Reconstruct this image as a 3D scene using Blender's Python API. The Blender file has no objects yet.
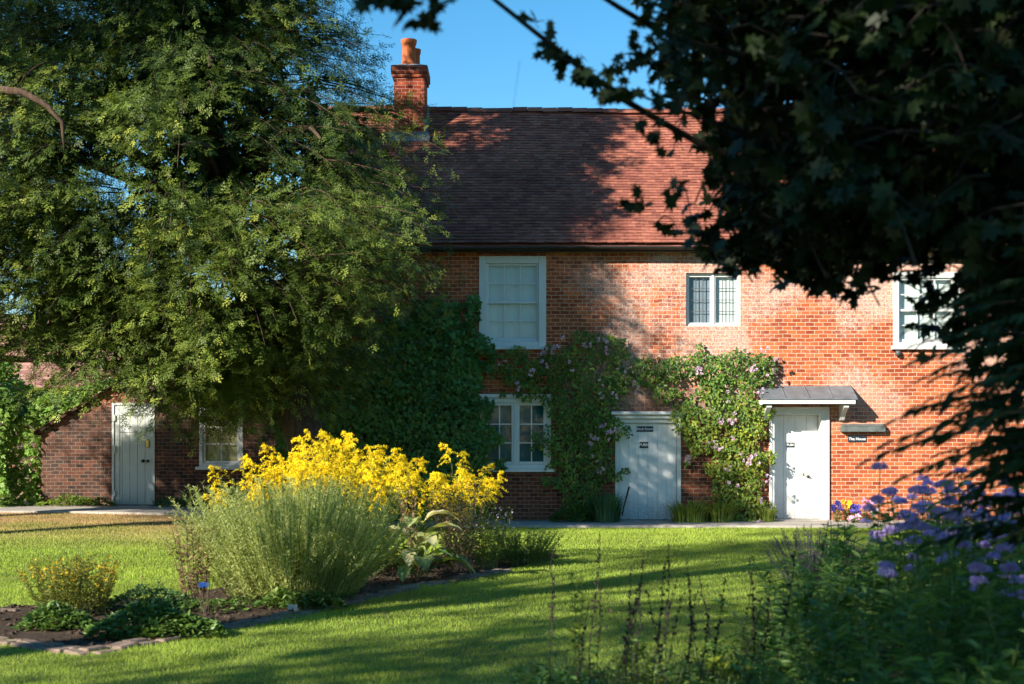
import bpy, math, random
import numpy as np
from mathutils import Vector

R_ = math.radians
rng = np.random.default_rng(7)
random.seed(7)
scene = bpy.context.scene
COL = scene.collection

# ------------------------------------------------------------------ camera
F = 50.0 / 36.0 * 1024
CAMZ = 1.6
HOR = 438.0
cam_d = bpy.data.cameras.new('camera')
cam = bpy.data.objects.new('camera', cam_d)
COL.objects.link(cam)
cam.location = (0, 0, CAMZ)
cam.rotation_euler = (R_(90), 0, 0)
cam_d.lens = 50
cam_d.sensor_width = 36
cam_d.shift_y = (HOR - 342) / 1024
cam_d.clip_start = 0.1
cam_d.clip_end = 2000
cam_d.dof.use_dof = True
cam_d.dof.focus_distance = 23.0
cam_d.dof.aperture_fstop = 2.7
scene.camera = cam

# ------------------------------------------------------------------ light
SUN_EL, SUN_AZ = 25.0, 45.0        # light comes from behind-left of the camera
sd = Vector((math.sin(R_(SUN_AZ)) * math.cos(R_(SUN_EL)), math.cos(R_(SUN_AZ)) * math.cos(R_(SUN_EL)), -math.sin(R_(SUN_EL))))
world = bpy.data.worlds.new('World')
scene.world = world
world.use_nodes = True
wn = world.node_tree
sky = wn.nodes.new('ShaderNodeTexSky')
sky.sky_type = 'NISHITA'
sky.sun_disc = False
sky.sun_elevation = R_(SUN_EL)
sky.sun_rotation = R_(180 + SUN_AZ)
sky.altitude = 200
sky.air_density = 1.0
sky.dust_density = 0.15
sky.ozone_density = 3.0
hs = wn.nodes.new('ShaderNodeHueSaturation')
hs.inputs['Hue'].default_value = 0.489
hs.inputs['Saturation'].default_value = 1.3
hs.inputs['Value'].default_value = 1.0
wn.links.new(sky.outputs[0], hs.inputs['Color'])
wn.links.new(hs.outputs[0], wn.nodes['Background'].inputs['Color'])
wn.nodes['Background'].inputs['Strength'].default_value = 0.073
sun_d = bpy.data.lights.new('sun', 'SUN')
sun_d.energy = 4.6
sun_d.angle = R_(0.6)
sun_d.color = (1.0, 0.91, 0.78)
sun = bpy.data.objects.new('sun', sun_d)
COL.objects.link(sun)
sun.rotation_euler = sd.to_track_quat('-Z', 'Y').to_euler()
scene.view_settings.view_transform = 'Standard'
scene.view_settings.look = 'None'
scene.view_settings.gamma = 1
scene.view_settings.use_curve_mapping = False
scene.view_settings.exposure = 1.40
cy = scene.cycles
cy.use_denoising = True
cy.max_bounces = 6
cy.diffuse_bounces = 4
cy.glossy_bounces = 3
cy.transmission_bounces = 3
cy.transparent_max_bounces = 6
cy.use_adaptive_sampling = True
cy.adaptive_threshold = 0.015
cy.sample_clamp_indirect = 4.0
cy.caustics_reflective = False
cy.caustics_refractive = False


# ------------------------------------------------------------------ helpers
def at(px, py, d):
    return Vector(((px - 512) * d / F, d, CAMZ + (HOR - py) * d / F))


def sstep(a, b, x):
    t = np.clip((np.asarray(x, float) - a) / (b - a), 0, 1)
    return t * t * (3 - 2 * t)


def gz(x, y):
    """terrain height: the ground rises a little towards the left wing"""
    return 0.19 * sstep(-3.2, -7.0, x) * sstep(15, 27.5, y) + 0.0


def unit(v):
    v = np.asarray(v, float)
    return v / np.maximum(np.linalg.norm(v, axis=-1, keepdims=True), 1e-9)


LOCAL = set()      # things whose parts are modelled about their own base point


class MB:
    """collects geometry; build() links it as ONE mesh object"""
    def __init__(self):
        self.V = []
        self.F = []       # (array m x k, material index)
        self.T = []
        self.n = 0

    def add(self, verts, faces, tint=0.5, mi=0):
        verts = np.asarray(verts, float).reshape(-1, 3)
        byk = {}
        for f in faces:
            byk.setdefault(len(f), []).append(f)
        for k, fl in byk.items():
            self.F.append((np.asarray(fl, int) + self.n, mi))
        self.V.append(verts)
        self.T.append(np.full(len(verts), tint) if np.isscalar(tint) else np.asarray(tint, float))
        self.n += len(verts)

    def addk(self, verts, farr, tint, mi=0):
        self.F.append((np.asarray(farr, int) + self.n, mi))
        self.V.append(verts)
        self.T.append(np.full(len(verts), tint) if np.isscalar(tint) else np.asarray(tint, float))
        self.n += len(verts)

    def box(self, x0, x1, y0, y1, z0, z1, mi=0, tint=0.5, bev=0.0):
        if bev <= 0:
            v = [(x0, y0, z0), (x1, y0, z0), (x1, y1, z0), (x0, y1, z0), (x0, y0, z1), (x1, y0, z1), (x1, y1, z1), (x0, y1, z1)]
            f = [(0, 3, 2, 1), (4, 5, 6, 7), (0, 1, 5, 4), (1, 2, 6, 5), (2, 3, 7, 6), (3, 0, 4, 7)]
            self.add(v, f, tint, mi)
            return
        b = min(bev, abs(x1 - x0) * .45, abs(y1 - y0) * .45, abs(z1 - z0) * .45)
        v = []
        idx = {}
        for sx in (0, 1):
            for sy in (0, 1):
                for sz in (0, 1):
                    X = (x0, x1)[sx]; Y = (y0, y1)[sy]; Z = (z0, z1)[sz]
                    dx = b if sx == 0 else -b
                    dy = b if sy == 0 else -b
                    dz = b if sz == 0 else -b
                    idx[(sx, sy, sz, 'x')] = len(v); v.append((X, Y + dy, Z + dz))
                    idx[(sx, sy, sz, 'y')] = len(v); v.append((X + dx, Y, Z + dz))
                    idx[(sx, sy, sz, 'z')] = len(v); v.append((X + dx, Y + dy, Z))
        f = []
        def q(*k): f.append(tuple(idx[a] for a in k))
        for s in (0, 1):
            q((s,0,0,'x'), (s,1,0,'x'), (s,1,1,'x'), (s,0,1,'x'))
            q((0,s,0,'y'), (1,s,0,'y'), (1,s,1,'y'), (0,s,1,'y'))
            q((0,0,s,'z'), (1,0,s,'z'), (1,1,s,'z'), (0,1,s,'z'))
        for a in (0, 1):
            for c in (0, 1):
                q((a,c,0,'x'), (a,c,1,'x'), (a,c,1,'y'), (a,c,0,'y'))
                q((a,0,c,'x'), (a,1,c,'x'), (a,1,c,'z'), (a,0,c,'z'))
                q((0,a,c,'y'), (1,a,c,'y'), (1,a,c,'z'), (0,a,c,'z'))
        for k in [(sx, sy, sz) for sx in (0,1) for sy in (0,1) for sz in (0,1)]:
            f.append((idx[k + ('x',)], idx[k + ('y',)], idx[k + ('z',)]))
        self.add(v, f, tint, mi)

    def tube(self, pts, rad, n=6, mi=0, tint=0.5, cap=True):
        pts = np.asarray(pts, float)
        rad = np.full(len(pts), rad) if np.isscalar(rad) else np.asarray(rad, float)
        tan = unit(np.gradient(pts, axis=0))
        ref = np.array([0.13, 0.21, 0.97]) if abs(tan[0][2]) < .9 else np.array([.95, .2, .1])
        a = unit(np.cross(tan, ref)); b = np.cross(tan, a)
        ang = np.linspace(0, 2 * math.pi, n, endpoint=False)
        ring = (np.cos(ang)[None, :, None] * a[:, None, :] + np.sin(ang)[None, :, None] * b[:, None, :]) * rad[:, None, None] + pts[:, None, :]
        m = len(pts)
        f = [(i * n + j, i * n + (j + 1) % n, (i + 1) * n + (j + 1) % n, (i + 1) * n + j) for i in range(m - 1) for j in range(n)]
        self.add(ring.reshape(-1, 3), f, tint, mi)
        if cap:
            self.F.append((np.arange(n).reshape(1, n) + self.n - n, mi))
            self.F.append((np.arange(n)[::-1].reshape(1, n) + self.n - n * m, mi))

    def lathe(self, prof, center, n=20, mi=0, tint=.5):
        """prof: list of (radius, z)"""
        m = len(prof)
        v = []
        for r, z in prof:
            for j in range(n):
                a = 2 * math.pi * j / n
                v.append((center[0] + r * math.cos(a), center[1] + r * math.sin(a), center[2] + z))
        f = [(i * n + j, i * n + (j + 1) % n, (i + 1) * n + (j + 1) % n, (i + 1) * n + j) for i in range(m - 1) for j in range(n)]
        self.add(v, f, tint, mi)

    def cloud(self, tmpl, pos, dirs, nrm, scale, tint, mi=0):
        """many copies of a leaf template (verts, faces): +Y of it along dirs, +Z near nrm"""
        tv, tf = tmpl
        tv = np.asarray(tv, float)
        pos = np.asarray(pos, float); N = len(pos)
        if N == 0: return
        y = unit(dirs)
        x = unit(np.cross(y, nrm))
        z = np.cross(x, y)
        M = np.stack([x, y, z], axis=1)          # rows
        sc = np.full(N, scale) if np.isscalar(scale) else np.asarray(scale, float)
        V = np.einsum('vk,nkj->nvj', tv, M) * sc[:, None, None] + pos[:, None, :]
        nv = len(tv)
        t = np.full(N, tint) if np.isscalar(tint) else np.asarray(tint, float)
        base = self.n
        off = (np.arange(N) * nv)[:, None]
        byk = {}
        for f in tf: byk.setdefault(len(f), []).append(f)
        for k, fl in byk.items():
            for f in fl:
                self.F.append((np.asarray(f)[None, :] + off + base, mi))
        self.V.append(V.reshape(-1, 3))
        self.T.append(np.repeat(t, nv))
        self.n += N * nv

    def mesh(self, name, mats, smooth=False):
        me = bpy.data.meshes.new(name)
        V = np.concatenate(self.V)
        loops = []; tot = []; mi = []
        for fa, m in self.F:
            loops.append(fa.reshape(-1)); tot.append(np.full(len(fa), fa.shape[1])); mi.append(np.full(len(fa), m))
        loops = np.concatenate(loops); tot = np.concatenate(tot); mi = np.concatenate(mi)
        start = np.concatenate([[0], np.cumsum(tot)[:-1]])
        me.vertices.add(len(V)); me.vertices.foreach_set('co', V.reshape(-1).astype(np.float32))
        me.loops.add(len(loops)); me.loops.foreach_set('vertex_index', loops.astype(np.int32))
        me.polygons.add(len(tot))
        me.polygons.foreach_set('loop_start', start.astype(np.int32))
        me.polygons.foreach_set('loop_total', tot.astype(np.int32))
        me.polygons.foreach_set('material_index', mi.astype(np.int32))
        me.polygons.foreach_set('use_smooth', np.full(len(tot), bool(smooth)))
        at_ = me.attributes.new('tint', 'FLOAT', 'POINT')
        at_.data.foreach_set('value', np.concatenate(self.T).astype(np.float32))
        for m in (mats if isinstance(mats, (list, tuple)) else [mats]): me.materials.append(m)
        me.update(calc_edges=True)
        me.validate()
        return me

    def build(self, name, mats, parent=None, smooth=False, loc=None):
        """loc: origin of the object, geometry given in world coordinates"""
        base = np.zeros(3) if loc is None else np.asarray(loc, float)
        p = parent
        while p is not None and p.name not in LOCAL:
            base = base + np.asarray(p.location); p = p.parent
        if base.any(): self.V = [v - base for v in self.V]
        o = bpy.data.objects.new(name, self.mesh(name, mats, smooth))
        COL.objects.link(o)
        if loc is not None: o.location = loc
        if parent is not None: o.parent = parent
        return o


def tag(o, label=None, cat=None, group=None, kind=None):
    if label: o['label'] = label
    if cat: o['category'] = cat
    if group: o['group'] = group
    if kind: o['kind'] = kind
    return o


def empty(name, label, cat, loc=(0, 0, 0), group=None, rz=0, local=False):
    o = bpy.data.objects.new(name, None)
    if local: LOCAL.add(o.name)
    COL.objects.link(o)
    o.location = loc
    o.rotation_euler = (0, 0, rz)
    o.empty_display_size = .2
    return tag(o, label, cat, group)


def kids(o):
    return [c for c in bpy.data.objects if c.parent == o]


def copy_tree(o, parent=None, _map=None):
    if _map is None:
        _map = {}
        for c in bpy.data.objects:
            if c.parent: _map.setdefault(c.parent.name, []).append(c)
    c = o.copy(); COL.objects.link(c)
    if parent is not None: c.parent = parent
    for ch in _map.get(o.name, []): copy_tree(ch, c, _map)
    return c


# ------------------------------------------------------------------ materials
class NT:
    def __init__(self, name):
        self.m = bpy.data.materials.new(name)
        self.m.use_nodes = True
        self.t = self.m.node_tree
        self.t.nodes.clear()
        self.out = self.t.nodes.new('ShaderNodeOutputMaterial')

    def n(self, typ, **kw):
        nd = self.t.nodes.new('ShaderNode' + typ)
        for k, v in kw.items():
            if k in nd.inputs.keys(): self.set(nd, k, v)
            else: setattr(nd, k, v)
        return nd

    def set(self, nd, k, v):
        s = nd.inputs[k]
        if isinstance(v, bpy.types.NodeSocket): self.t.links.new(v, s)
        else:
            if hasattr(s, 'default_value'):
                if s.type == 'RGBA' and len(v) == 3: v = (*v, 1)
                s.default_value = v

    def link(self, a, b): self.t.links.new(a, b)

    def coords(self, kind='Object'): return self.n('TexCoord').outputs[kind]

    def noise(self, scale, vec=None, detail=4, rough=.55, typ='Fac'):
        nd = self.n('TexNoise', Scale=scale, Detail=detail, Roughness=rough)
        if vec is not None: self.link(vec, nd.inputs['Vector'])
        return nd.outputs[typ]

    def ramp(self, fac, stops):
        nd = self.n('ValToRGB'); self.link(fac, nd.inputs['Fac'])
        e = nd.color_ramp.elements
        while len(e) < len(stops): e.new(.5)
        for i, (p, c) in enumerate(stops):
            e[i].position = p
            e[i].color = (*c, 1) if not np.isscalar(c) else (c, c, c, 1)
        return nd.outputs['Color']

    def mix(self, fac, a, b, mode='MIX'):
        nd = self.n('MixRGB', blend_type=mode)
        for k, v in (('Fac', fac), ('Color1', a), ('Color2', b)):
            if isinstance(v, bpy.types.NodeSocket): self.link(v, nd.inputs[k])
            elif np.isscalar(v): nd.inputs[k].default_value = v if k == 'Fac' else (v, v, v, 1)
            else: nd.inputs[k].default_value = (*v, 1)
        return nd.outputs['Color']

    def math(self, op, a, b=0.0, clamp=False):
        nd = self.n('Math', operation=op, use_clamp=clamp)
        for i, v in enumerate((a, b)):
            if isinstance(v, bpy.types.NodeSocket): self.link(v, nd.inputs[i])
            else: nd.inputs[i].default_value = v
        return nd.outputs[0]

    def maprange(self, v, a, b, c=0., d=1.):
        nd = self.n('MapRange')
        self.link(v, nd.inputs[0])
        for i, x in enumerate((a, b, c, d)): nd.inputs[i + 1].default_value = x
        return nd.outputs[0]

    def bump(self, h, strength=.5, dist=.01):
        nd = self.n('Bump', Strength=strength, Distance=dist)
        self.link(h, nd.inputs['Height'])
        return nd.outputs['Normal']

    def pbr(self, color, rough=.8, spec=.3, normal=None, metallic=0.):
        p = self.n('BsdfPrincipled')
        self.set(p, 'Base Color', color); self.set(p, 'Roughness', rough)
        self.set(p, 'Specular IOR Level', spec); self.set(p, 'Metallic', metallic)
        if normal is not None: self.link(normal, p.inputs['Normal'])
        return p.outputs[0]

    def done(self, sh):
        self.link(sh, self.out.inputs['Surface'])
        return self.m


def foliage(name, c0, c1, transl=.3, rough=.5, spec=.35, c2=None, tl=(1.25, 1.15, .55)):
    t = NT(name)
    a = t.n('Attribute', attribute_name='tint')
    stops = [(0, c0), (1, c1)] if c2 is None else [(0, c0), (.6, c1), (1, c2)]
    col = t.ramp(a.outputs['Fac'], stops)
    nz = t.noise(1.7, t.n('NewGeometry').outputs['Position'], 3)
    col = t.mix(1.0, col, t.ramp(nz, [(.3, .72), (.7, 1.25)]), 'MULTIPLY')
    p = t.pbr(col, rough, spec)
    if transl <= 0: return t.done(p)
    tr = t.n('BsdfTranslucent')
    t.link(t.mix(1.0, col, tl, 'MULTIPLY'), tr.inputs['Color'])
    ms = t.n('MixShader'); ms.inputs[0].default_value = transl
    t.link(p, ms.inputs[1]); t.link(tr.outputs[0], ms.inputs[2])
    return t.done(ms.outputs[0])


def plain(name, c, rough=.7, spec=.3, var=.12, scale=14, bump=.0, metallic=0.):
    t = NT(name)
    co = t.coords()
    nz = t.noise(scale, co, 5)
    k = 1 - var
    col = t.mix(1.0, c, t.ramp(nz, [(.3, k), (.7, 1 + var)]), 'MULTIPLY')
    nrm = t.bump(nz, bump, .006) if bump else None
    return t.done(t.pbr(col, rough, spec, nrm, metallic))


def bark(name, c0=(.05, .035, .025), c1=(.14, .10, .075)):
    t = NT(name)
    co = t.coords()
    mp = t.n('Mapping'); mp.inputs['Scale'].default_value = (9, 9, 1.6); t.link(co, mp.inputs[0])
    nz = t.noise(2.2, mp.outputs[0], 7, .65)
    return t.done(t.pbr(t.ramp(nz, [(.32, c0), (.68, c1)]), .9, .15, t.bump(nz, .9, .03)))


def brick_mat(name, old=False, side=False, tone=None):
    """facing bricks; `old` = the darker, browner bricks of the lean-to"""
    t = NT(name)
    co = t.n('NewGeometry').outputs['Position']
    sp = t.n('SeparateXYZ'); t.link(co, sp.inputs[0])
    cb = t.n('CombineXYZ')
    t.link(sp.outputs['Y' if side else 'X'], cb.inputs[0]); t.link(sp.outputs['Z'], cb.inputs[1])
    warp = t.noise(3.0, cb.outputs[0], 3, .5, 'Color')
    off = t.n('VectorMath', operation='SCALE'); off.inputs['Scale'].default_value = .034; t.link(warp, off.inputs[0])
    ad = t.n('VectorMath', operation='ADD'); t.link(cb.outputs[0], ad.inputs[0]); t.link(off.outputs[0], ad.inputs[1])
    vec = ad.outputs[0]
    def bt(c1, c2, m, bias=0.):
        b = t.n('TexBrick', offset=.5, offset_frequency=2, squash=1.0, squash_frequency=2)
        t.link(vec, b.inputs['Vector'])
        b.inputs['Scale'].default_value = 1.0
        for k, v in (('Color1', c1), ('Color2', c2), ('Mortar', m)): b.inputs[k].default_value = (*v, 1)
        b.inputs['Mortar Size'].default_value = .0062
        b.inputs['Mortar Smooth'].default_value = .25
        b.inputs['Bias'].default_value = bias
        b.inputs['Brick Width'].default_value = .168
        b.inputs['Row Height'].default_value = .073
        return b
    new = bt((.24, .045, .018), (.52, .135, .046), (.52, .38, .27), .0)
    oldb = bt((.034, .021, .019), (.125, .045, .028), (.17, .125, .09), -.1)
    nzb = t.noise(26, co, 5, .7)
    nzm = t.noise(.75, co, 6, .62)
    nz2 = t.noise(5.5, co, 5, .7)
    if old:
        col = t.mix(t.ramp(nzm, [(.56, 0.), (.68, .6)]), oldb.outputs[0], new.outputs[0])
    else:
        # older brickwork survives low down, between the doors
        low = t.maprange(sp.outputs['Z'], 2.75, 2.1)
        lft = t.maprange(sp.outputs['X'], 5.0, 4.4)
        f = t.math('MULTIPLY', low, lft)
        f = t.math('MULTIPLY', f, t.maprange(t.math('ADD', nzm, t.math('MULTIPLY', nz2, .35)), .48, .70, 1., .7), True)
        col = t.mix(f, new.outputs[0], oldb.outputs[0])
        dk = t.maprange(nz2, .60, .74, 0., .55)
        col = t.mix(dk, col, (.20, .055, .03))
    # pale lime bloom and flaking whitewash with ragged edges
    nzw = t.noise(.62, co, 3, .5)
    fine = t.noise(11, co, 9, .85)
    sx = t.maprange(sp.outputs['X'], .5, 2.0)
    w = t.math('ADD', t.math('MULTIPLY', nzw, 1.15), t.math('MULTIPLY', fine, .9))
    w = t.maprange(w, .88, 1.04)
    if not old: w = t.math('MULTIPLY', w, t.math('MULTIPLY', t.maprange(sp.outputs['Z'], 1.6, 2.8), sx))
    else: w = t.math('MULTIPLY', w, .07)
    st = t.math('ADD', t.maprange(t.noise(30, co, 5, .85), .40, .58), t.maprange(fine, .56, .70, 0., .5))
    w = t.math('MULTIPLY', w, st, True)
    col = t.mix(t.math('MULTIPLY', w, .8), col, (.60, .52, .46))
    mpv = t.n('Mapping'); mpv.inputs['Scale'].default_value = (2.6, 2.6, .22); t.link(co, mpv.inputs[0])
    stk = t.noise(1.6, mpv.outputs[0], 5, .65)
    col = t.mix(t.maprange(stk, .56, .72, 0., .5), col, (.13, .06, .04))
    # damp and soil splash at the foot
    ft = t.math('MULTIPLY', t.maprange(sp.outputs['Z'], .55, .0), t.maprange(nz2, .35, .6))
    col = t.mix(t.math('MULTIPLY', ft, .55), col, (.12, .075, .045))
    col = t.mix(1., col, t.ramp(nzb, [(.25, .74), (.75, 1.2)]), 'MULTIPLY')
    if tone: col = t.mix(1., col, tone, 'MULTIPLY')
    h = t.math('ADD', t.math('MULTIPLY', new.outputs['Fac'], -1.), t.math('MULTIPLY', nzb, .55))
    return t.done(t.pbr(col, .88, .18, t.bump(h, .7, .009)))


def tile_mat(name, a=(.20, .068, .050), b=(.265, .095, .066), c=(.34, .13, .085), lichen=.5):
    t = NT(name)
    g = t.n('NewGeometry')
    r = g.outputs['Random Per Island']
    col = t.ramp(r, [(0, a), (.5, b), (1, c)])
    co = t.coords()
    nz = t.noise(.55, co, 5, .6)
    col = t.mix(1., col, t.ramp(nz, [(.3, .7), (.7, 1.25)]), 'MULTIPLY')
    f2 = t.noise(7, co, 8, .75)
    li = t.math('MULTIPLY', t.maprange(f2, .58, .68), t.maprange(nz, .46, .66))
    col = t.mix(t.math('MULTIPLY', li, lichen), col, (.40, .36, .27))
    return t.done(t.pbr(col, .82, .2, t.bump(t.noise(40, co, 4), .4, .006)))


def glass_mat():
    t = NT('window_glass')
    tr = t.n('BsdfTransparent'); tr.inputs[0].default_value = (.93, .96, .95, 1)
    gl = t.n('BsdfGlossy'); gl.inputs['Roughness'].default_value = .03
    co = t.coords()
    t.link(t.bump(t.noise(1.3, co, 2), .04, .03), gl.inputs['Normal'])
    lw = t.n('LayerWeight'); fr = t.math('ADD', t.math('MULTIPLY', t.math('POWER', lw.outputs['Facing'], 4.), .6), .035)
    ms = t.n('MixShader')
    t.link(fr, ms.inputs[0]); t.link(tr.outputs[0], ms.inputs[1]); t.link(gl.outputs[0], ms.inputs[2])
    return t.done(ms.outputs[0])


def paint_mat(name, c=(.78, .79, .77), dirt=.35):
    t = NT(name)
    co = t.coords()
    mp = t.n('Mapping'); mp.inputs['Scale'].default_value = (9, 9, 1.1); t.link(co, mp.inputs[0])
    n1 = t.noise(2.5, mp.outputs[0], 6, .65)
    n2 = t.noise(30, co, 6, .7)
    col = t.mix(t.math('MULTIPLY', t.maprange(n1, .5, .75), dirt), c, (.50, .48, .42))
    ch = t.maprange(n2, .68, .74)
    col = t.mix(t.math('MULTIPLY', ch, dirt * 1.3), col, (.30, .26, .21))
    sp = t.n('SeparateXYZ'); t.link(t.n('NewGeometry').outputs['Position'], sp.inputs[0])
    ft = t.math('MULTIPLY', t.maprange(sp.outputs['Z'], .62, .08), t.maprange(n2, .36, .6))
    col = t.mix(t.math('MULTIPLY', ft, .6), col, (.27, .24, .19))
    return t.done(t.pbr(col, .5, .35, t.bump(n1, .25, .004)))


def grass_mat(name, blades=False):
    t = NT(name)
    pos = t.n('NewGeometry').outputs['Position']
    sp = t.n('SeparateXYZ'); t.link(pos, sp.inputs[0])
    a = t.n('Attribute', attribute_name='tint')
    n1 = t.noise(.8, pos, 4, .6)
    n2 = t.noise(5.0, pos, 4, .6)
    if blades: col = t.ramp(a.outputs['Fac'], [(0, (.18, .29, .035)), (.55, (.35, .47, .065)), (1, (.50, .54, .13))])
    else: col = t.ramp(n2, [(.3, (.07, .10, .018)), (.7, (.11, .15, .03))])
    # parched turf near the left wing
    f = t.math('MULTIPLY', t.maprange(sp.outputs['Y'], 19.5, 25.0), t.maprange(sp.outputs['X'], -2.5, -5.5))
    f = t.math('MULTIPLY', f, t.maprange(t.math('ADD', n1, t.math('MULTIPLY', n2, .5)), .50, .82, .45, 1.), True)
    col = t.mix(f, col, (.42, .28, .15))
    col = t.mix(1., col, t.ramp(n1, [(.3, .76), (.7, 1.2)]), 'MULTIPLY')
    n3 = t.noise(1.9, pos, 6, .7)
    col = t.mix(t.maprange(n3, .58, .74, 0., .5), col, (.40, .34, .13))
    p = t.pbr(col, .6, .2)
    if not blades: return t.done(p)
    tr = t.n('BsdfTranslucent'); t.link(t.mix(1., col, (1.15, 1.1, .5), 'MULTIPLY'), tr.inputs['Color'])
    ms = t.n('MixShader'); ms.inputs[0].default_value = .38
    t.link(p, ms.inputs[1]); t.link(tr.outputs[0], ms.inputs[2])
    return t.done(ms.outputs[0])


def ground_mat(name, c0, c1, scale=6, bump=.6, rough=.95):
    t = NT(name)
    pos = t.n('NewGeometry').outputs['Position']
    n1 = t.noise(scale, pos, 8, .7)
    n2 = t.noise(scale * .12, pos, 4)
    col = t.mix(1., t.ramp(n1, [(.3, c0), (.7, c1)]), t.ramp(n2, [(.3, .75), (.7, 1.2)]), 'MULTIPLY')
    return t.done(t.pbr(col, rough, .15, t.bump(n1, bump, .02)))


M = {}
M['brick'] = brick_mat('facing_brick')
M['brick_side'] = brick_mat('facing_brick_side', side=True)
M['brick_chimney'] = brick_mat('chimney_brick', tone=(.58, .46, .52))
M['brick_old'] = brick_mat('old_brick', old=True)
M['brick_old_side'] = brick_mat('old_brick_side', old=True, side=True)
M['tile'] = tile_mat('clay_tile')
M['tile_dark'] = tile_mat('dark_tile', (.07, .035, .028), (.10, .048, .038), (.14, .065, .05), .3)
M['tile_pink'] = tile_mat('pink_tile', (.26, .13, .10), (.33, .18, .14), (.42, .25, .20), .5)
M['white'] = paint_mat('white_paint', (.67, .68, .67), .45)
M['white_old'] = paint_mat('weathered_white_paint', (.60, .61, .59), .6)
M['shed_paint'] = paint_mat('pale_door_paint', (.50, .54, .51), .4)
M['glass'] = glass_mat()
M['blind_white'] = plain('white_blind', (.56, .62, .60), .8, .1, .05, 3)
M['blind_teal'] = plain('teal_blind', (.010, .10, .115), .7, .3, .12, 3)
M['blind_cream'] = plain('cream_curtain', (.50, .45, .24), .9, .1, .25, 2.5)
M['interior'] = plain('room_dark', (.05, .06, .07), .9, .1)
M['room_grey'] = plain('dim_room', (.16, .20, .24), .9, .1)  # shade of the room behind one leaded casement, put into the colour
M['lead'] = plain('lead_sheet', (.12, .135, .15), .5, .5, .25, 5, .3)
M['leadcame'] = plain('lead_came', (.07, .075, .08), .5, .4)
M['black'] = plain('black_iron', (.012, .012, .013), .4, .5)
M['brass'] = plain('brass', (.45, .33, .11), .35, .6, .15, 20, 0, .8)
M['sign'] = plain('dark_sign', (.012, .022, .036), .45, .4)
M['sign_text'] = plain('sign_lettering', (.75, .76, .74), .6, .2)
M['slate'] = plain('slate', (.10, .12, .115), .7, .3, .35, 12, .5)
M['gutter'] = plain('gutter_black', (.018, .016, .015), .5, .4)
M['plate'] = plain('eaves_plaster', (.58, .50, .38), .9, .1, .3, 8, .4)
M['pot'] = plain('terracotta', (.36, .10, .035), .8, .2, .3, 7, .3)
M['flaunch'] = plain('mortar', (.40, .38, .34), .95, .1, .35, 9, .6)
M['stone'] = ground_mat('paving', (.30, .27, .23), (.46, .42, .37), 5, .4, .9)
M['edging'] = ground_mat('brick_edging', (.12, .085, .065), (.27, .20, .16), 9, .8)
M['soil'] = ground_mat('soil', (.03, .02, .014), (.085, .06, .042), 11, 1.)
M['ground'] = grass_mat('turf')
M['blade'] = grass_mat('grass_blades', True)
M['bark'] = bark('yew_bark', (.04, .025, .018), (.12, .08, .056))
M['bark_dark'] = bark('dark_bark', (.02, .017, .014), (.06, .05, .04))
M['twig'] = plain('dry_stem', (.17, .12, .085), .9, .1, .3, 20)
M['stem_green'] = plain('green_stem', (.10, .15, .04), .8, .2, .25, 20)
M['stem_dark'] = plain('dark_seed_stem', (.05, .042, .035), .9, .1, .3, 20)

# ------------------------------------------------------------------ ground, path
YW = 26.8                    # plane of the house front
YS = 28.8                    # plane of the lean-to front


def grid_sheet(xs, ys, zoff, name, mat, kind='structure'):
    X, Y = np.meshgrid(xs, ys)
    V = np.stack([X, Y, gz(X, Y) + zoff], -1).reshape(-1, 3)
    nx = len(xs); mb = MB()
    i = np.arange(len(ys) - 1)[:, None] * nx + np.arange(nx - 1)[None, :]
    i = i.reshape(-1)
    mb.addk(V, np.stack([i, i + 1, i + 1 + nx, i + nx], 1), .5)
    return tag(mb.build(name, mat, smooth=True), kind=kind)


grid_sheet(np.concatenate([[-400, -120, -50], np.arange(-20, 20.1, .5), [50, 120, 400]]),
           np.concatenate([[-300, -80, -30], np.arange(-10, 34.1, .5), [60, 150, 700]]), 0, 'ground', M['ground'])

# the paved path along the house and lean-to
mb = MB()
xp = np.arange(-16, 14.1, .25)
fr = 25.25 + 0.9 * sstep(-2.5, -6.5, xp) + .55 * sstep(-6.5, -9, xp)
bk = np.full(len(xp), YW + .0) + np.where(xp < -4.05, YS - YW, 0)
rows = [(fr, -.03), (fr, .035), (fr + .02, .045), (bk, .045)]
V = np.concatenate([np.stack([xp, f, gz(xp, f) + z], 1) for f, z in rows])
n = len(xp); F_ = []
for r in range(3):
    for k in range(n - 1): F_.append((r * n + k, r * n + k + 1, (r + 1) * n + k + 1, (r + 1) * n + k))
mb.add(V, F_)
tag(mb.build('path', M['stone']), kind='structure')

# ------------------------------------------------------------------ building helpers


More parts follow.
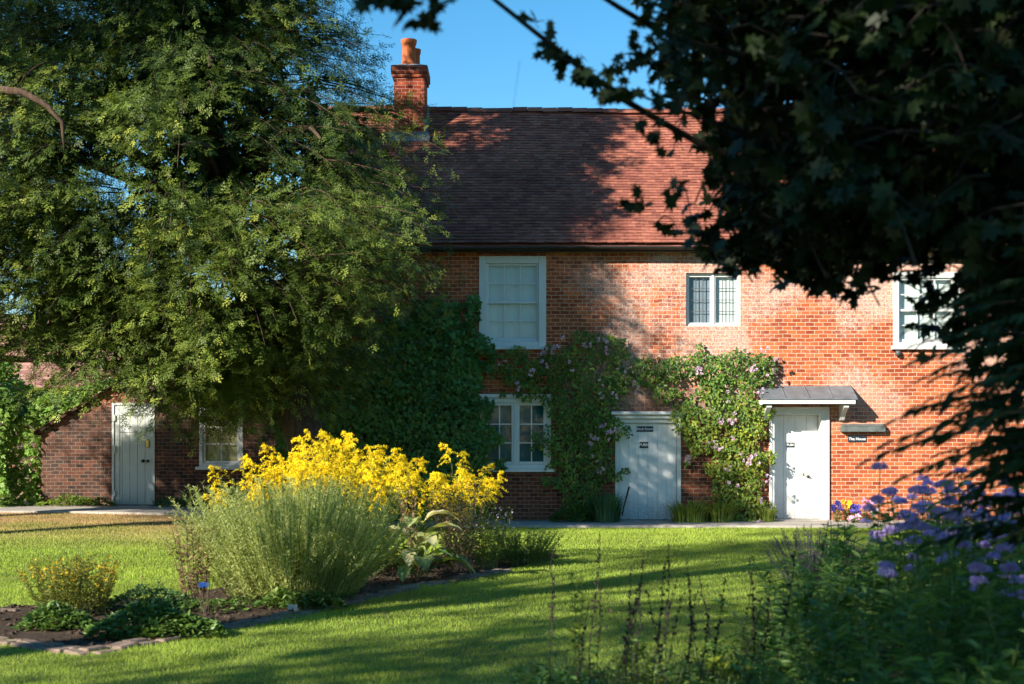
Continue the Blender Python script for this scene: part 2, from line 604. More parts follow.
def wall_holes(mb, x0, x1, z0, z1, y, holes, depth=.3, mi=0):
    """front face in the plane y (looking to -Y) with rectangular openings and their reveals"""
    xs = sorted({x0, x1, *[h[0] for h in holes], *[h[1] for h in holes]})
    zs = sorted({z0, z1, *[h[2] for h in holes], *[h[3] for h in holes]})
    for a, b in zip(xs[:-1], xs[1:]):
        for c, d in zip(zs[:-1], zs[1:]):
            mx, mz = (a + b) / 2, (c + d) / 2
            if any(h[0] < mx < h[1] and h[2] < mz < h[3] for h in holes): continue
            mb.add([(a, y, c), (b, y, c), (b, y, d), (a, y, d)], [(0, 1, 2, 3)], .5, mi)
    for a, b, c, d in holes:
        Y = y + depth
        mb.add([(a, y, c), (a, Y, c), (a, Y, d), (a, y, d)], [(0, 3, 2, 1)], .5, mi)
        mb.add([(b, y, c), (b, Y, c), (b, Y, d), (b, y, d)], [(0, 1, 2, 3)], .5, mi)
        mb.add([(a, y, d), (b, y, d), (b, Y, d), (a, Y, d)], [(0, 1, 2, 3)], .5, mi)
        mb.add([(a, y, c), (b, y, c), (b, Y, c), (a, Y, c)], [(0, 3, 2, 1)], .5, mi)


def tiles(mb, x0, x1, e, r, gauge=.125, w=.165, sag=.0, seed=1, keep=None):
    """plain tiles from the eave e=(y,z) to the ridge r=(y,z); each tile is a small tilted slab"""
    g = np.random.default_rng(seed)
    L = math.hypot(r[0] - e[0], r[1] - e[1])
    u = np.array([(r[0] - e[0]) / L, (r[1] - e[1]) / L])
    nrm = np.array([-u[1], u[0]])
    nr = int(L / gauge) + 1
    for k in range(nr):
        s0 = k * gauge; s1 = min(s0 + gauge * 1.12, L + .03)
        xs = np.arange(x0 + (w / 2 if k % 2 else 0), x1, w)
        if keep is not None: xs = xs[keep(xs, s0)]
        m = len(xs)
        j = lambda a: g.normal(0, a, m)
        lift = .027 + j(.0022); lift2 = .004 + j(.002)
        ds = j(.004)
        wav = -sag * np.sin((xs - x0) / (x1 - x0) * math.pi) * (s0 / L) + .03 * np.sin(xs * .9 + k * .05) * (s0 / L) + .02 * np.sin(xs * .37 + 1 + s0) 
        def pt(x, s, h): return np.stack([x, e[0] + u[0] * s + nrm[0] * (h + wav), e[1] + u[1] * s + nrm[1] * (h + wav)], 1)
        gap = .0025
        tl = j(.003)
        A = pt(xs + gap, s0 + ds, lift + tl); B = pt(xs + w - gap, s0 + ds, lift - tl)
        C = pt(xs + w - gap, np.full(m, s1), lift2); D = pt(xs + gap, np.full(m, s1), lift2)
        E_ = pt(xs + gap, s0 + ds, lift - .016 + tl); G_ = pt(xs + w - gap, s0 + ds, lift - .016 - tl)
        V = np.stack([A, B, C, D, E_, G_], 1).reshape(-1, 3)
        o = (np.arange(m) * 6)[:, None]
        mb.addk(V, np.concatenate([np.array([[0, 1, 2, 3]]) + o, np.array([[4, 5, 1, 0]]) + o]), .5)
        tri = np.concatenate([np.array([[4, 0, 3]]) + o, np.array([[1, 5, 2]]) + o])
        mb.F.append((tri + mb.n - 6 * m, 0))


def text_into(mb, txt, size, cx, cz, y, mi, bold=True):
    cu = bpy.data.curves.new('lettering', 'FONT')
    cu.body = txt; cu.size = size; cu.align_x = 'CENTER'; cu.align_y = 'CENTER'
    cu.extrude = .001
    if bold: cu.offset = size * .012
    o = bpy.data.objects.new('lettering', cu)
    COL.objects.link(o)
    dg = bpy.context.evaluated_depsgraph_get()
    me = bpy.data.meshes.new_from_object(o.evaluated_get(dg))
    v = np.array([(p.co.x + cx, y - p.co.z, p.co.y + cz) for p in me.vertices])
    mb.add(v, [tuple(p.vertices) for p in me.polygons], .5, mi)
    bpy.data.objects.remove(o); bpy.data.curves.remove(cu); bpy.data.meshes.remove(me)


def sign(name, parent, txt, cx, cz, w, h, y, label=None):
    mb = MB()
    mb.box(cx - w / 2, cx + w / 2, y - .014, y, cz - h / 2, cz + h / 2, 0, .5, .004)
    text_into(mb, txt, h * .62, cx, cz, y - .0145, 1)
    o = mb.build(name, [M['sign'], M['sign_text']], parent)
    if label: o['label'] = label
    return o


def frame_box(mb, x0, x1, z0, z1, y0, y1, w, wb=None, bev=.006):
    wb = w if wb is None else wb
    mb.box(x0, x0 + w, y0, y1, z0, z1, bev=bev)
    mb.box(x1 - w, x1, y0, y1, z0, z1, bev=bev)
    mb.box(x0 + w + .001, x1 - w - .001, y0 + .002, y1 - .002, z1 - w, z1 - .001, bev=bev)
    mb.box(x0 + w + .001, x1 - w - .001, y0 + .002, y1 - .002, z0 + .001, z0 + wb, bev=bev)


def bars(mb, x0, x1, z0, z1, y0, y1, cols, rows, t=.02):
    for i in range(1, cols):
        x = x0 + (x1 - x0) * i / cols
        mb.box(x - t / 2, x + t / 2, y0, y1, z0, z1)
    for i in range(1, rows):
        z = z0 + (z1 - z0) * i / rows
        for k in range(cols):
            a = x0 + (x1 - x0) * k / cols + (t / 2 if k else 0); b = x0 + (x1 - x0) * (k + 1) / cols - (t / 2 if k < cols - 1 else 0)
            mb.box(a + .0005, b - .0005, y0 + .003, y1 - .003, z - t / 2, z + t / 2)


def flat(mb, x0, x1, z0, z1, y, mi=0):
    mb.add([(x0, y, z0), (x1, y, z0), (x1, y, z1), (x0, y, z1)], [(0, 1, 2, 3)], .5, mi)


def backdrop(mb, x0, x1, z0, z1, y0, y1, mi=0, lit=False):
    """gathered cloth: vertical folds"""
    n = max(6, int((x1 - x0) / .008)); xs = np.linspace(x0, x1, n)
    y = y0 + (y1 - y0) * (.5 + .5 * np.sin(xs * 38 + .6 * np.sin(xs * 9)))
    V = np.concatenate([np.stack([xs, y, np.full(n, z0)], 1), np.stack([xs, y, np.full(n, z1)], 1)])
    mb.add(V, [(i, i + 1, n + i + 1, n + i) for i in range(n - 1)], .5, mi)


def win_part(house, label):
    o = bpy.data.objects.new('window', None); COL.objects.link(o); o.parent = house
    o['label'] = label; o.empty_display_size = .2
    return o


def sash_window(house, x0, x1, z0, z1, y, cols, rows_each, blind, label, casing=.15, sill=.05, M_='white'):
    w = win_part(house, label)
    fm = MB(); frame_box(fm, x0, x1, z0, z1, y - .025, y + .12, casing, casing * .75)
    fm.build('frame', M[M_], w)
    a, b = x0 + casing, x1 - casing; c, d = z0 + casing * .75, z1 - casing
    mid = (c + d) / 2
    up = MB(); frame_box(up, a, b, mid - .022, d, y + .02, y + .055, .04, .045); bars(up, a + .04, b - .04, mid + .022, d - .04, y + .024, y + .05, cols, rows_each)
    up.build('upper_sash', M[M_], w)
    lo = MB(); frame_box(lo, a, b, c, mid + .022, y + .06, y + .095, .04, .07); bars(lo, a + .04, b - .04, c + .07, mid - .022, y + .064, y + .09, cols, rows_each)
    lo.build('lower_sash', M[M_], w)
    g = MB(); flat(g, a + .02, b - .02, mid, d - .02, y + .036); flat(g, a + .02, b - .02, c + .02, mid, y + .076)
    g.build('pane', M['glass'], w)
    bl = MB(); backdrop(bl, a - .05, b + .05, c - .05, d + .05, y + .123, y + .129)
    bl.build('blind', M[blind], w)
    s = MB(); s.box(x0 - .05, x1 + .05, y - .08, y - .0255, z0 - sill, z0 + .012, bev=.008)
    s.build('sill', M[M_], w)
    return w


def casement_window(house, x0, x1, z0, z1, y, nl, cols, rows, blinds, label, casing=.08, stile=.055, sill=True, came=False, M_='white', recess=.0):
    w = win_part(house, label)
    y = y + recess
    fm = MB(); frame_box(fm, x0, x1, z0, z1, y - .02, y + .09, casing)
    iw = (x1 - x0 - 2 * casing) / nl
    for i in range(1, nl):
        xm = x0 + casing + iw * i
        fm.box(xm - .025, xm + .025, y - .018, y + .088, z0 + casing, z1 - casing, bev=.004)
    fm.build('frame', M[M_], w)
    for i in range(nl):
        a = x0 + casing + iw * i + (.026 if i else .001); b = x0 + casing + iw * (i + 1) - (.026 if i < nl - 1 else .001)
        c, d = z0 + casing + .001, z1 - casing - .001
        cm = MB(); frame_box(cm, a, b, c, d, y + .005, y + .045, stile)
        mats = [M[M_]]
        o = None
        if came:
            o = cm.build('casement', mats, w)
            lm = MB(); bars(lm, a + stile, b - stile, c + stile, d - stile, y + .018, y + .032, cols, rows, .012)
            lm.build('leading', M['leadcame'], w)
        else:
            bars(cm, a + stile, b - stile, c + stile, d - stile, y + .01, y + .04, cols, rows, .022)
            cm.build('casement', mats, w)
        g = MB(); flat(g, a + stile - .01, b - stile + .01, c + stile - .01, d - stile + .01, y + .023)
        g.build('pane', M['glass'], w)
        bm_ = blinds[i] if isinstance(blinds, (list, tuple)) else blinds
        bl = MB(); backdrop(bl, a - .02, b + .02, c - .02, d + .02, y + .093, y + .103)
        bl.build('blind', M[bm_], w)
    if sill:
        s = MB(); s.box(x0 - .06, x1 + .06, y - .10, y - .0205, z0 - .055, z0 + .008, bev=.008)
        s.build('sill', M[M_], w)
    return w


def plank_door(house, x0, x1, z0, z1, y, n, mat, label, ledge=False):
    d = bpy.data.objects.new('door', None); COL.objects.link(d); d.parent = house; d['label'] = label
    mb = MB()
    ws = np.linspace(x0, x1, n + 1)
    for a, b in zip(ws[:-1], ws[1:]): mb.box(a + .0025, b - .0025, y, y + .04, z0, z1, bev=.004)
    mb.box(x0, x1, y + .012, y + .035, z0 + .005, z1 - .005)
    mb.build('door_leaf', M[mat], d)
    return d


def knob(parent, x, y, z, r=.03, mat='black', name='handle'):
    mb = MB()
    pr = [(0.001, -.06), (r * .7, -.058), (r, -.045), (r * .85, -.025), (r * .4, -.018), (r * .4, -.004), (r * 1.05, -.003), (r * 1.05, .0)]
    m = len(pr); n = 14
    v = [(x + rr * math.cos(2 * math.pi * j / n), y + zz, z + rr * math.sin(2 * math.pi * j / n)) for rr, zz in pr for j in range(n)]
    mb.add(v, [(i * n + j, (i + 1) * n + j, (i + 1) * n + (j + 1) % n, i * n + (j + 1) % n) for i in range(m - 1) for j in range(n)])
    return mb.build(name, M[mat], parent, smooth=True)


# ------------------------------------------------------------------ the house
def zx(px, py, d=YW):
    p = at(px, py, d); return p.x, p.z

HX0, HX1 = -4.05, 12.5
EAVE_Z, RIDGE_Z, EAVE_Y, RIDGE_Y = 5.22, 8.62, YW - .28, 30.3
house = empty('brick_house', 'long two storey red brick house with clay tiled roof and white doors', 'house', (4.0, YW, 0))

W1 = (zx(479, 0)[0], zx(546, 0)[0], zx(0, 347)[1], zx(0, 256)[1])
W2 = (zx(480, 0)[0], zx(551, 0)[0], zx(0, 469)[1], zx(0, 398)[1])
W3 = (zx(686, 0)[0], zx(741, 0)[0], zx(0, 326)[1], zx(0, 273)[1])
W4 = (zx(893, 0)[0], zx(960, 0)[0], zx(0, 347)[1], zx(0, 272)[1])
D2 = (zx(615, 0)[0], zx(681, 0)[0], .045, zx(0, 419)[1])
D3 = (zx(769, 0)[0], zx(829, 0)[0], .045, zx(0, 407)[1])

wm = MB()
wall_holes(wm, HX0, HX1, -.4, 5.2, YW, [W1, W2, W3, W4, D2, D3], .32)
wm.add([(HX0, YW, -.4), (HX0, YW + 7.2, -.4), (HX0, YW + 7.2, 5.2), (HX0, RIDGE_Y, RIDGE_Z - .12), (HX0, YW, 5.2)], [(0, 4, 3, 2, 1)], .5, 1)
wm.add([(HX1, YW, -.4), (HX1, YW + 7.2, -.4), (HX1, YW + 7.2, 5.2), (HX1, RIDGE_Y, RIDGE_Z - .12), (HX1, YW, 5.2)], [(0, 1, 2, 3, 4)], .5, 1)
wm.add([(HX0, YW + 7.2, -.4), (HX1, YW + 7.2, -.4), (HX1, YW + 7.2, 5.2), (HX0, YW + 7.2, 5.2)], [(0, 3, 2, 1)], .5, 0)
wm.build('wall', [M['brick'], M['brick_side']], house)

# dark partition inside, a good step behind the windows
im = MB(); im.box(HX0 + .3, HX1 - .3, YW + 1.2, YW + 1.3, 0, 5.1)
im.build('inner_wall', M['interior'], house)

roof_m = MB()
tiles(roof_m, HX0 - .12, HX1 + .12, (EAVE_Y, EAVE_Z), (RIDGE_Y, RIDGE_Z), .105, .165, .06, 3)
tiles_back = MB()
roof_m.add([(HX0 - .1, RIDGE_Y, RIDGE_Z - .03), (HX1 + .1, RIDGE_Y, RIDGE_Z - .03), (HX1 + .1, YW + 7.5, 5.0), (HX0 - .1, YW + 7.5, 5.0)], [(0, 1, 2, 3)])
roof_m.add([(HX0 - .1, EAVE_Y + .02, EAVE_Z - .05), (HX1 + .1, EAVE_Y + .02, EAVE_Z - .05), (HX1 + .1, RIDGE_Y, RIDGE_Z - .12), (HX0 - .1, RIDGE_Y, RIDGE_Z - .12)], [(0, 3, 2, 1)])
roof = roof_m.build('roof', M['tile'], house)
# ridge tiles
rm = MB()
x = HX0 - .1; k = 0
g = np.random.default_rng(5)
while x < HX1 + .1:
    l = .32
    zz = RIDGE_Z - .06 * math.sin((x - HX0) / (HX1 - HX0) * math.pi) + .012 * math.sin(x * 1.9) + g.normal(0, .006)
    a = np.linspace(0, math.pi, 8)
    ring = [(RIDGE_Y - .13 * math.cos(t), zz - .05 + .11 * math.sin(t)) for t in a]
    v = [(x + .004, yy, z_) for yy, z_ in ring] + [(x + l - .004, yy, z_ + .004) for yy, z_ in ring]
    rm.add(v, [(i, i + 1, i + 9, i + 8) for i in range(7)] + [tuple(range(8)), tuple(range(15, 7, -1))])
    x += l
rm.build('ridge_tiles', M['tile'], roof)

gm = MB()
yc, zc, rr = EAVE_Y - .035, EAVE_Z - .06, .062
a = np.linspace(math.pi, 2 * math.pi, 9)
xs = np.linspace(HX0 - .15, HX1 + .15, 40)
prof = [(yc + rr * math.cos(t), zc + rr * math.sin(t)) for t in a] + [(yc + (rr - .008) * math.cos(t), zc + (rr - .008) * math.sin(t)) for t in a[::-1]]
V = [(x, p[0], p[1] + .012 * math.sin(x * .8)) for x in xs for p in prof]
n = len(prof)
gm.add(V, [(i * n + j, (i + 1) * n + j, (i + 1) * n + (j + 1) % n, i * n + (j + 1) % n) for i in range(39) for j in range(n)])
gm.build('gutter', M['gutter'], house, smooth=True)
fm = MB(); fm.box(HX0, HX1, EAVE_Y + .04, YW - .004, EAVE_Z - .13, EAVE_Z - .07); fm.build('soffit', M['gutter'], house)
# plaster band under the eaves and the soldier course over the upper sash window
pm = MB()
z0, z1 = zx(0, 253)[1], zx(0, 248)[1]
pm.box(HX0 + .05, W1[0] - .01, YW - .03, YW - .003, z0, z1, bev=.006)
pm.box(W1[1] + .02, zx(690, 0)[0], YW - .032, YW - .003, z0, z1, bev=.006)
pm.build('eaves_band', M['plate'], house)
sm = MB()
x = W1[0] - .02; g = np.random.default_rng(8)
while x < W1[1]:
    sm.box(x + .004, x + .068, YW - .008 + g.normal(0, .001), YW + .05, W1[3] + .03, W1[3] + .17, bev=.004); x += .0755
sm.build('soldier_course', M['tile'], house)

# chimney
cx0, cx1 = -2.44, -1.80; cy0, cy1 = 29.38, 30.25
cm = MB()
cm.box(cx0, cx1, cy0, cy1, 6.8, 9.05, bev=.01)
cm.box(cx0 - .035, cx1 + .035, cy0 - .035, cy1 + .035, 9.051, 9.12, bev=.01)
cm.box(cx0 - .06, cx1 + .06, cy0 - .06, cy1 + .06, 9.121, 9.29, bev=.012)
ch = cm.build('chimney', M['brick_chimney'], roof)
fl = MB()
fl.add([(cx0 - .05, cy0 - .05, 9.291), (cx1 + .05, cy0 - .05, 9.291), (cx1 + .05, cy1 + .05, 9.291), (cx0 - .05, cy1 + .05, 9.291),
        (cx0 + .15, cy0 + .15, 9.37), (cx1 - .15, cy0 + .15, 9.37), (cx1 - .15, cy1 - .15, 9.37), (cx0 + .15, cy1 - .15, 9.37)],
       [(0, 1, 5, 4), (1, 2, 6, 5), (2, 3, 7, 6), (3, 0, 4, 7), (4, 5, 6, 7)])
fl2 = MB()
fl2.add([(cx0 - .09, cy0 - .07, 7.72), (cx1 + .10, cy0 - .07, 7.72), (cx1 + .10, cy0 - .004, 7.92), (cx0 - .09, cy0 - .004, 7.92)], [(0, 1, 2, 3)])
fl2.add([(cx1 + .004, cy0, 7.84), (cx1 + .05, cy0, 7.82), (cx1 + .05, cy1, 8.64), (cx1 + .004, cy1, 8.70)], [(0, 1, 2, 3)])
fl.build('chimney_cap', M['flaunch'], roof)
fl2.build('chimney_flashing', M['lead'], roof)
for i, (px_, yy, r_, h_, z_) in enumerate(((-2.15, cy0 + .26, .155, .56, 9.33), (-2.06, cy0 + .62, .13, .46, 9.33))):
    pm = MB()
    pm.lathe([(r_ * 1.02, 0), (r_ * 1.02, .06), (r_ * .93, .10), (r_ * .9, h_ - .12), (r_ * 1.0, h_ - .10), (r_ * 1.08, h_ - .03), (r_ * 1.08, h_), (r_ * .8, h_), (r_ * .75, .1)], (px_, yy, z_), 20)
    pm.build('chimney_pot', M['pot'], roof, smooth=True)

# windows
sash_window(house, *W1, YW, 3, 2, 'blind_white', 'tall upper sash window with white casing and closed white blind', .14)
casement_window(house, *W2, YW, 2, 2, 3, 'blind_teal', 'ground floor casement window with dark teal blind', .09, .05)
hm = MB(); hm.box(W2[0] - .03, W2[1] + .03, YW - .05, YW - .021, W2[3] + .001, W2[3] + .075, bev=.006)
hm.build('window_head', M['white'], house)
casement_window(house, *W3, YW, 2, 3, 4, ['room_grey', 'blind_white'], 'small leaded upper casement window over the roses', .038, .028, False, True, 'white', .07)  # left backing is the dim room painted grey, right a white curtain
sash_window(house, *W4, YW, 3, 2, 'blind_white', 'upper sash window half hidden by dark leaves', .11)
vm = MB(); vm.lathe([(.001, -.05), (.045, -.045), (.055, 0), (.045, .045), (.001, .05)], (W4[0] + .08, YW - .06, W4[2] - .12), 12)
vm.build('bell', M['leadcame'], house, smooth=True)

# middle door (D2): planks in a wide frame with a moulded head
x0, x1, z0, z1 = D2
fr_ = MB()
frame = .075
fr_.box(x0, x0 + frame, YW - .02, YW + .12, z0, z1, bev=.006)
fr_.box(x1 - frame, x1, YW - .02, YW + .12, z0, z1, bev=.006)
fr_.box(x0 + frame + .001, x1 - frame - .001, YW - .018, YW + .118, z1 - .075, z1 - .001, bev=.006)
d2 = plank_door(house, x0 + frame + .004, x1 - frame - .004, z0 + .02, z1 - .08, YW + .04, 6, 'white', 'white plank door with two dark signs between the roses')
fr_.build('door_frame', M['white_old'], d2)
hd = MB()
hd.box(x0 - .04, x1 + .04, YW - .07, YW - .004, z1 + .002, z1 + .075, bev=.012)
hd.box(x0 - .08, x1 + .08, YW - .13, YW - .004, z1 + .0755, z1 + .14, bev=.015)
hd.build('door_head', M['white_old'], d2)
a_ = zx(645, 429); sign('name_sign', d2, 'Black Room', a_[0], a_[1], .315, .105, YW + .04)
a_ = zx(644, 445); sign('push_sign', d2, 'PUSH', a_[0], a_[1], .165, .115, YW + .04)
a_ = zx(626, 469.5); knob(d2, a_[0] + .01, YW + .04, a_[1], .034)
kk = MB(); kk.box(a_[0] - .085, a_[0] - .055, YW + .03, YW + .04, a_[1] - .03, a_[1] + .03, bev=.004); kk.build('keyhole_plate', M['black'], d2)
st = MB(); st.box(x0 + .02, x1 - .02, YW - .22, YW + .3, .046, .06, bev=.004); st.build('doorstep', M['stone'], d2)

# right door (D3), set deep in a white panelled lining under the lead canopy
x0, x1, z0, z1 = D3
fr_ = MB()
fr_.box(x0, x0 + .10, YW - .03, YW + .29, z0, z1, bev=.006)
fr_.box(x1 - .15, x1, YW - .03, YW + .29, z0, z1, bev=.006)
fr_.box(x0 + .101, x1 - .151, YW - .028, YW + .288, z1 - .14, z1 - .001, bev=.006)
fr_.box(x0 - .001, x0 + .05, YW - .05, YW - .031, z0, z1 + .0, bev=.006)
fr_.box(x1 - .05, x1 + .001, YW - .05, YW - .031, z0, z1 + .0, bev=.006)
fr_.box(x0 + .051, x1 - .051, YW - .05, YW - .031, z1 - .05, z1 + .0, bev=.006)
d3 = plank_door(house, x0 + .104, x1 - .154, z0 + .02, z1 - .145, YW + .26, 4, 'white', 'white door set back under the small lead canopy')
fr_.build('door_frame', M['white'], d3)
a_ = zx(793, 445); sign('push_sign', d3, 'PUSH', a_[0], a_[1], .155, .095, YW + .26)
a_ = zx(811, 477); knob(d3, a_[0], YW + .26, a_[1], .032)
kk = MB(); kk.box(a_[0] - .11, a_[0] - .07, YW + .25, YW + .26, a_[1] + .01, a_[1] + .07, bev=.004); kk.build('keyhole_plate', M['brass'], d3)
st = MB(); st.box(x0 - .02, x1 + .02, YW - .25, YW + .3, .046, .062, bev=.004); st.build('doorstep', M['stone'], d3)

cn = MB()
ca, cb = zx(757, 0)[0], zx(850, 0)[0]
yf = YW - .50
zt, zf = zx(0, 386)[1], at(0, 398, yf).z
cn.add([(ca, YW - .003, zt), (cb, YW - .003, zt), (cb + .02, yf - .02, zf), (ca - .02, yf - .02, zf), (ca, YW - .003, zt - .03), (cb, YW - .003, zt - .03), (cb + .02, yf - .02, zf - .03), (ca - .02, yf - .02, zf - .03)],
       [(0, 3, 2, 1), (4, 5, 6, 7), (3, 7, 6, 2), (0, 4, 7, 3), (1, 2, 6, 5)])
for t in (.0, .25, .5, .75, 1.0):      # standing rolls of the lead
    xx = ca + (cb - ca) * t
    cn.tube([(xx, YW - .01, zt + .006), (xx, yf - .018, zf + .006)], .014, 6)
canopy = cn.build('door_canopy', M['lead'], house)
bm_ = MB()
bm_.box(ca + .01, cb - .01, yf, yf + .03, zf - .11, zf - .032, bev=.006)
bm_.box(ca + .01, ca + .035, yf + .031, YW - .004, zf - .125, zf - .032, bev=.004)
bm_.box(cb - .035, cb - .01, yf + .031, YW - .004, zf - .125, zf - .032, bev=.004)
bm_.box(ca + .036, cb - .036, yf + .031, YW - .004, zf - .06, zf - .033)
bm_.build('canopy_fascia', M['white_old'], canopy)
for xb in (zx(765, 0)[0], zx(841, 0)[0]):
    pr = [(YW - .004, zf - .126), (yf + .06, zf - .126), (yf + .06, zf - .17), (yf + .12, zf - .20), (yf + .2, zf - .23), (yf + .28, zf - .28), (yf + .36, zf - .34), (yf + .41, zf - .40), (YW - .004, zf - .42)]
    b = MB(); m = len(pr)
    b.add([(xb - .045, *p) for p in pr] + [(xb + .045, *p) for p in pr], [tuple(range(m)), tuple(range(2 * m - 1, m - 1, -1))] + [(i, m + i, m + (i + 1) % m, (i + 1) % m) for i in range(m)])
    b.build('bracket', M['white_old'], canopy)

# slate ledge and small name plate on the wall
a_ = zx(840, 427); b_ = zx(884, 432)
sl = MB(); sl.box(a_[0], b_[0], YW - .13, YW - .003, b_[1], a_[1] + .005, bev=.008)
sl.add([(a_[0], YW - .13, a_[1] + .006), (b_[0], YW - .13, a_[1] + .006), (b_[0], YW - .003, a_[1] + .055), (a_[0], YW - .003, a_[1] + .055)], [(0, 1, 2, 3)])
sl.build('slate_ledge', M['slate'], house)
a_ = zx(857, 439); sign('wall_sign', house, 'The House', a_[0], a_[1], .345, .115, YW - .004)

# ------------------------------------------------------------------ the lean-to on the left
SX0, SX1 = at(41, 0, YS).x, HX0 + .02
gs = float(gz(-7.5, YS))
shed = empty('brick_outbuilding', 'low dark brick lean-to with pale plank door below the yew', 'outbuilding', (-7, YS, gs))
SW = (at(199, 0, YS).x, at(243, 0, YS).x, at(0, 467, YS).z, at(0, 404, YS).z)
SD = (at(112, 0, YS).x, at(155, 0, YS).x, gs + .04, at(0, 403, YS).z)
ze = at(0, 432, YS).z; slope = (at(0, 393, YS).z - ze) / (at(104, 0, YS).x - SX0)
def zroof(x): return ze + slope * (x - SX0)
wm = MB()
zb = at(0, 402, YS).z
wall_holes(wm, SX0, SX1, gs - .5, ze, YS, [(SW[0], SW[1], SW[2], ze), (SD[0], SD[1], SD[2], ze)], .25)
xs_ = [SX0, SD[0], SD[1], SW[0], SW[1], SX1]
for a, b in zip(xs_[:-1], xs_[1:]):
    inop = (a, b) in ((SD[0], SD[1]), (SW[0], SW[1]))
    base = (SD[3] if a == SD[0] else SW[3]) if inop else ze
    wm.add([(a, YS, base), (b, YS, base), (b, YS, zroof(b)), (a, YS, zroof(a))], [(0, 1, 2, 3)])
    if inop:
        wm.add([(a, YS, ze), (a, YS + .25, ze), (a, YS + .25, base), (a, YS, base)], [(0, 3, 2, 1)])
        wm.add([(b, YS, ze), (b, YS + .25, ze), (b, YS + .25, base), (b, YS, base)], [(0, 1, 2, 3)])
        wm.add([(a, YS, base), (b, YS, base), (b, YS + .25, base), (a, YS + .25, base)], [(0, 1, 2, 3)])
wm.add([(SX0, YS, gs - .5), (SX0, YS + 4, gs - .5), (SX0, YS + 4, ze), (SX0, YS, ze)], [(0, 3, 2, 1)], .5, 1)
wm.add([(SX0, YS + 4, gs - .5), (SX1, YS + 4, gs - .5), (SX1, YS + 4, zroof(SX1)), (SX0, YS + 4, ze)], [(0, 3, 2, 1)], .5, 0)
wm.build('wall', [M['brick_old'], M['brick_old_side']], shed)
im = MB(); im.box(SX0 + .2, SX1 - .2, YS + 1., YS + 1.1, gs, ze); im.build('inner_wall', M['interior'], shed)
rm = MB()
# mono-pitch rising to the right: build along Y then swap axes
tm = MB(); tiles(tm, 0, 4.2, (0, 0), (SX1 - SX0 + .12, slope * (SX1 - SX0 + .12)), .125, .165, 0, 9)
V = np.concatenate(tm.V)
V2 = np.stack([SX0 - .12 + V[:, 1], YS + 4.1 - V[:, 0], zroof(SX0 - .12) + .04 + V[:, 2]], 1)
rm.V = [V2]; rm.F = tm.F; rm.T = tm.T; rm.n = tm.n
rm.add([(SX0 - .12, YS - .1, zroof(SX0 - .12) + .0), (SX1, YS - .1, zroof(SX1) + .0), (SX1, YS - .1, zroof(SX1) + .045), (SX0 - .12, YS - .1, zroof(SX0 - .12) + .045),
        (SX0 - .12, YS + 4.1, zroof(SX0 - .12) + .0), (SX1, YS + 4.1, zroof(SX1) + .0)], [(0, 1, 2, 3), (0, 4, 5, 1)])
rm.build('roof', M['tile_dark'], shed)
casement_window(shed, *SW, YS, 1, 2, 3, 'blind_cream', 'white framed six pane window with cream curtain', .075, .05, True, False, 'white', .02)
x0, x1, z0, z1 = SD
d1 = plank_door(shed, x0 + .05, x1 - .05, z0 + .02, z1 - .05, YS + .02, 5, 'shed_paint', 'pale grey plank door with two black knobs')
fr_ = MB(); fr_.box(x0, x0 + .048, YS - .015, YS + .1, z0, z1, bev=.005); fr_.box(x1 - .048, x1, YS - .015, YS + .1, z0, z1, bev=.005)
fr_.box(x0 + .049, x1 - .049, YS - .013, YS + .098, z1 - .048, z1 - .001, bev=.005)
fr_.build('door_frame', M['shed_paint'], d1)
rl = MB()                       # raised rails and stiles round the planks
rl.box(x0 + .052, x0 + .15, YS + .008, YS + .0195, z0 + .021, z1 - .052, bev=.003); rl.box(x1 - .15, x1 - .052, YS + .008, YS + .0195, z0 + .021, z1 - .052, bev=.003)
rl.box(x0 + .151, x1 - .151, YS + .009, YS + .0195, z1 - .25, z1 - .053, bev=.003)
rl.build('door_rails', M['shed_paint'], d1)
a_ = at(143, 461, YS); knob(d1, a_.x, YS + .008, a_.z, .034)
a_ = at(148, 461, YS); knob(d1, a_.x, YS + .008, a_.z, .027, name='bolt_knob')
a_ = at(147.5, 443.5, YS)
lk = MB(); lk.box(a_.x - .04, a_.x + .04, YS - .02, YS + .0075, a_.z - .085, a_.z + .085, bev=.012); lk.build('lock_plate', M['brass'], d1)
tx = MB(); a_ = at(132, 413, YS); text_into(tx, 'PRIVATE', .055, a_.x, a_.z, YS + .0085, 0); tx.build('door_lettering', M['slate'], d1)
for zz in (z0 + .25, (z0 + z1) / 2 + .1, z1 - .3):
    hg = MB(); hg.box(x0 + .03, x0 + .075, YS - .022, YS - .0155, zz - .06, zz + .06, bev=.003); hg.build('hinge', M['shed_paint'], d1)
st = MB(); st.box(x0 - .02, x1 + .02, YS - .2, YS + .24, z0 - .001, z0 + .015, bev=.004); st.build('doorstep', M['lead'], d1)

# ------------------------------------------------------------------ neighbour behind on the left
NB = empty('tiled_cottage', 'cottage with pale pink tiled roof far behind the creeper on the left', 'house', (-13, 39, 0))
mb = MB(); mb.box(-24, -9.8, 39, 46, -.3, 3.0); mb.build('wall', M['brick_old'], NB)
mb = MB(); tiles(mb, -24.3, -9.6, (38.7, 2.95), (42.5, 5.3), .16, .24, .05, 21)
mb.add([(-24.3, 42.5, 5.28), (-9.6, 42.5, 5.28), (-9.6, 46.3, 2.9), (-24.3, 46.3, 2.9)], [(0, 1, 2, 3)])
mb.add([(-24, 39, 2.9), (-24, 46, 2.9), (-24, 42.5, 5.2)], [(0, 2, 1)]); mb.add([(-9.8, 39, 2.9), (-9.8, 46, 2.9), (-9.8, 42.5, 5.2)], [(0, 1, 2)])
mb.build('roof', M['tile_pink'], NB)

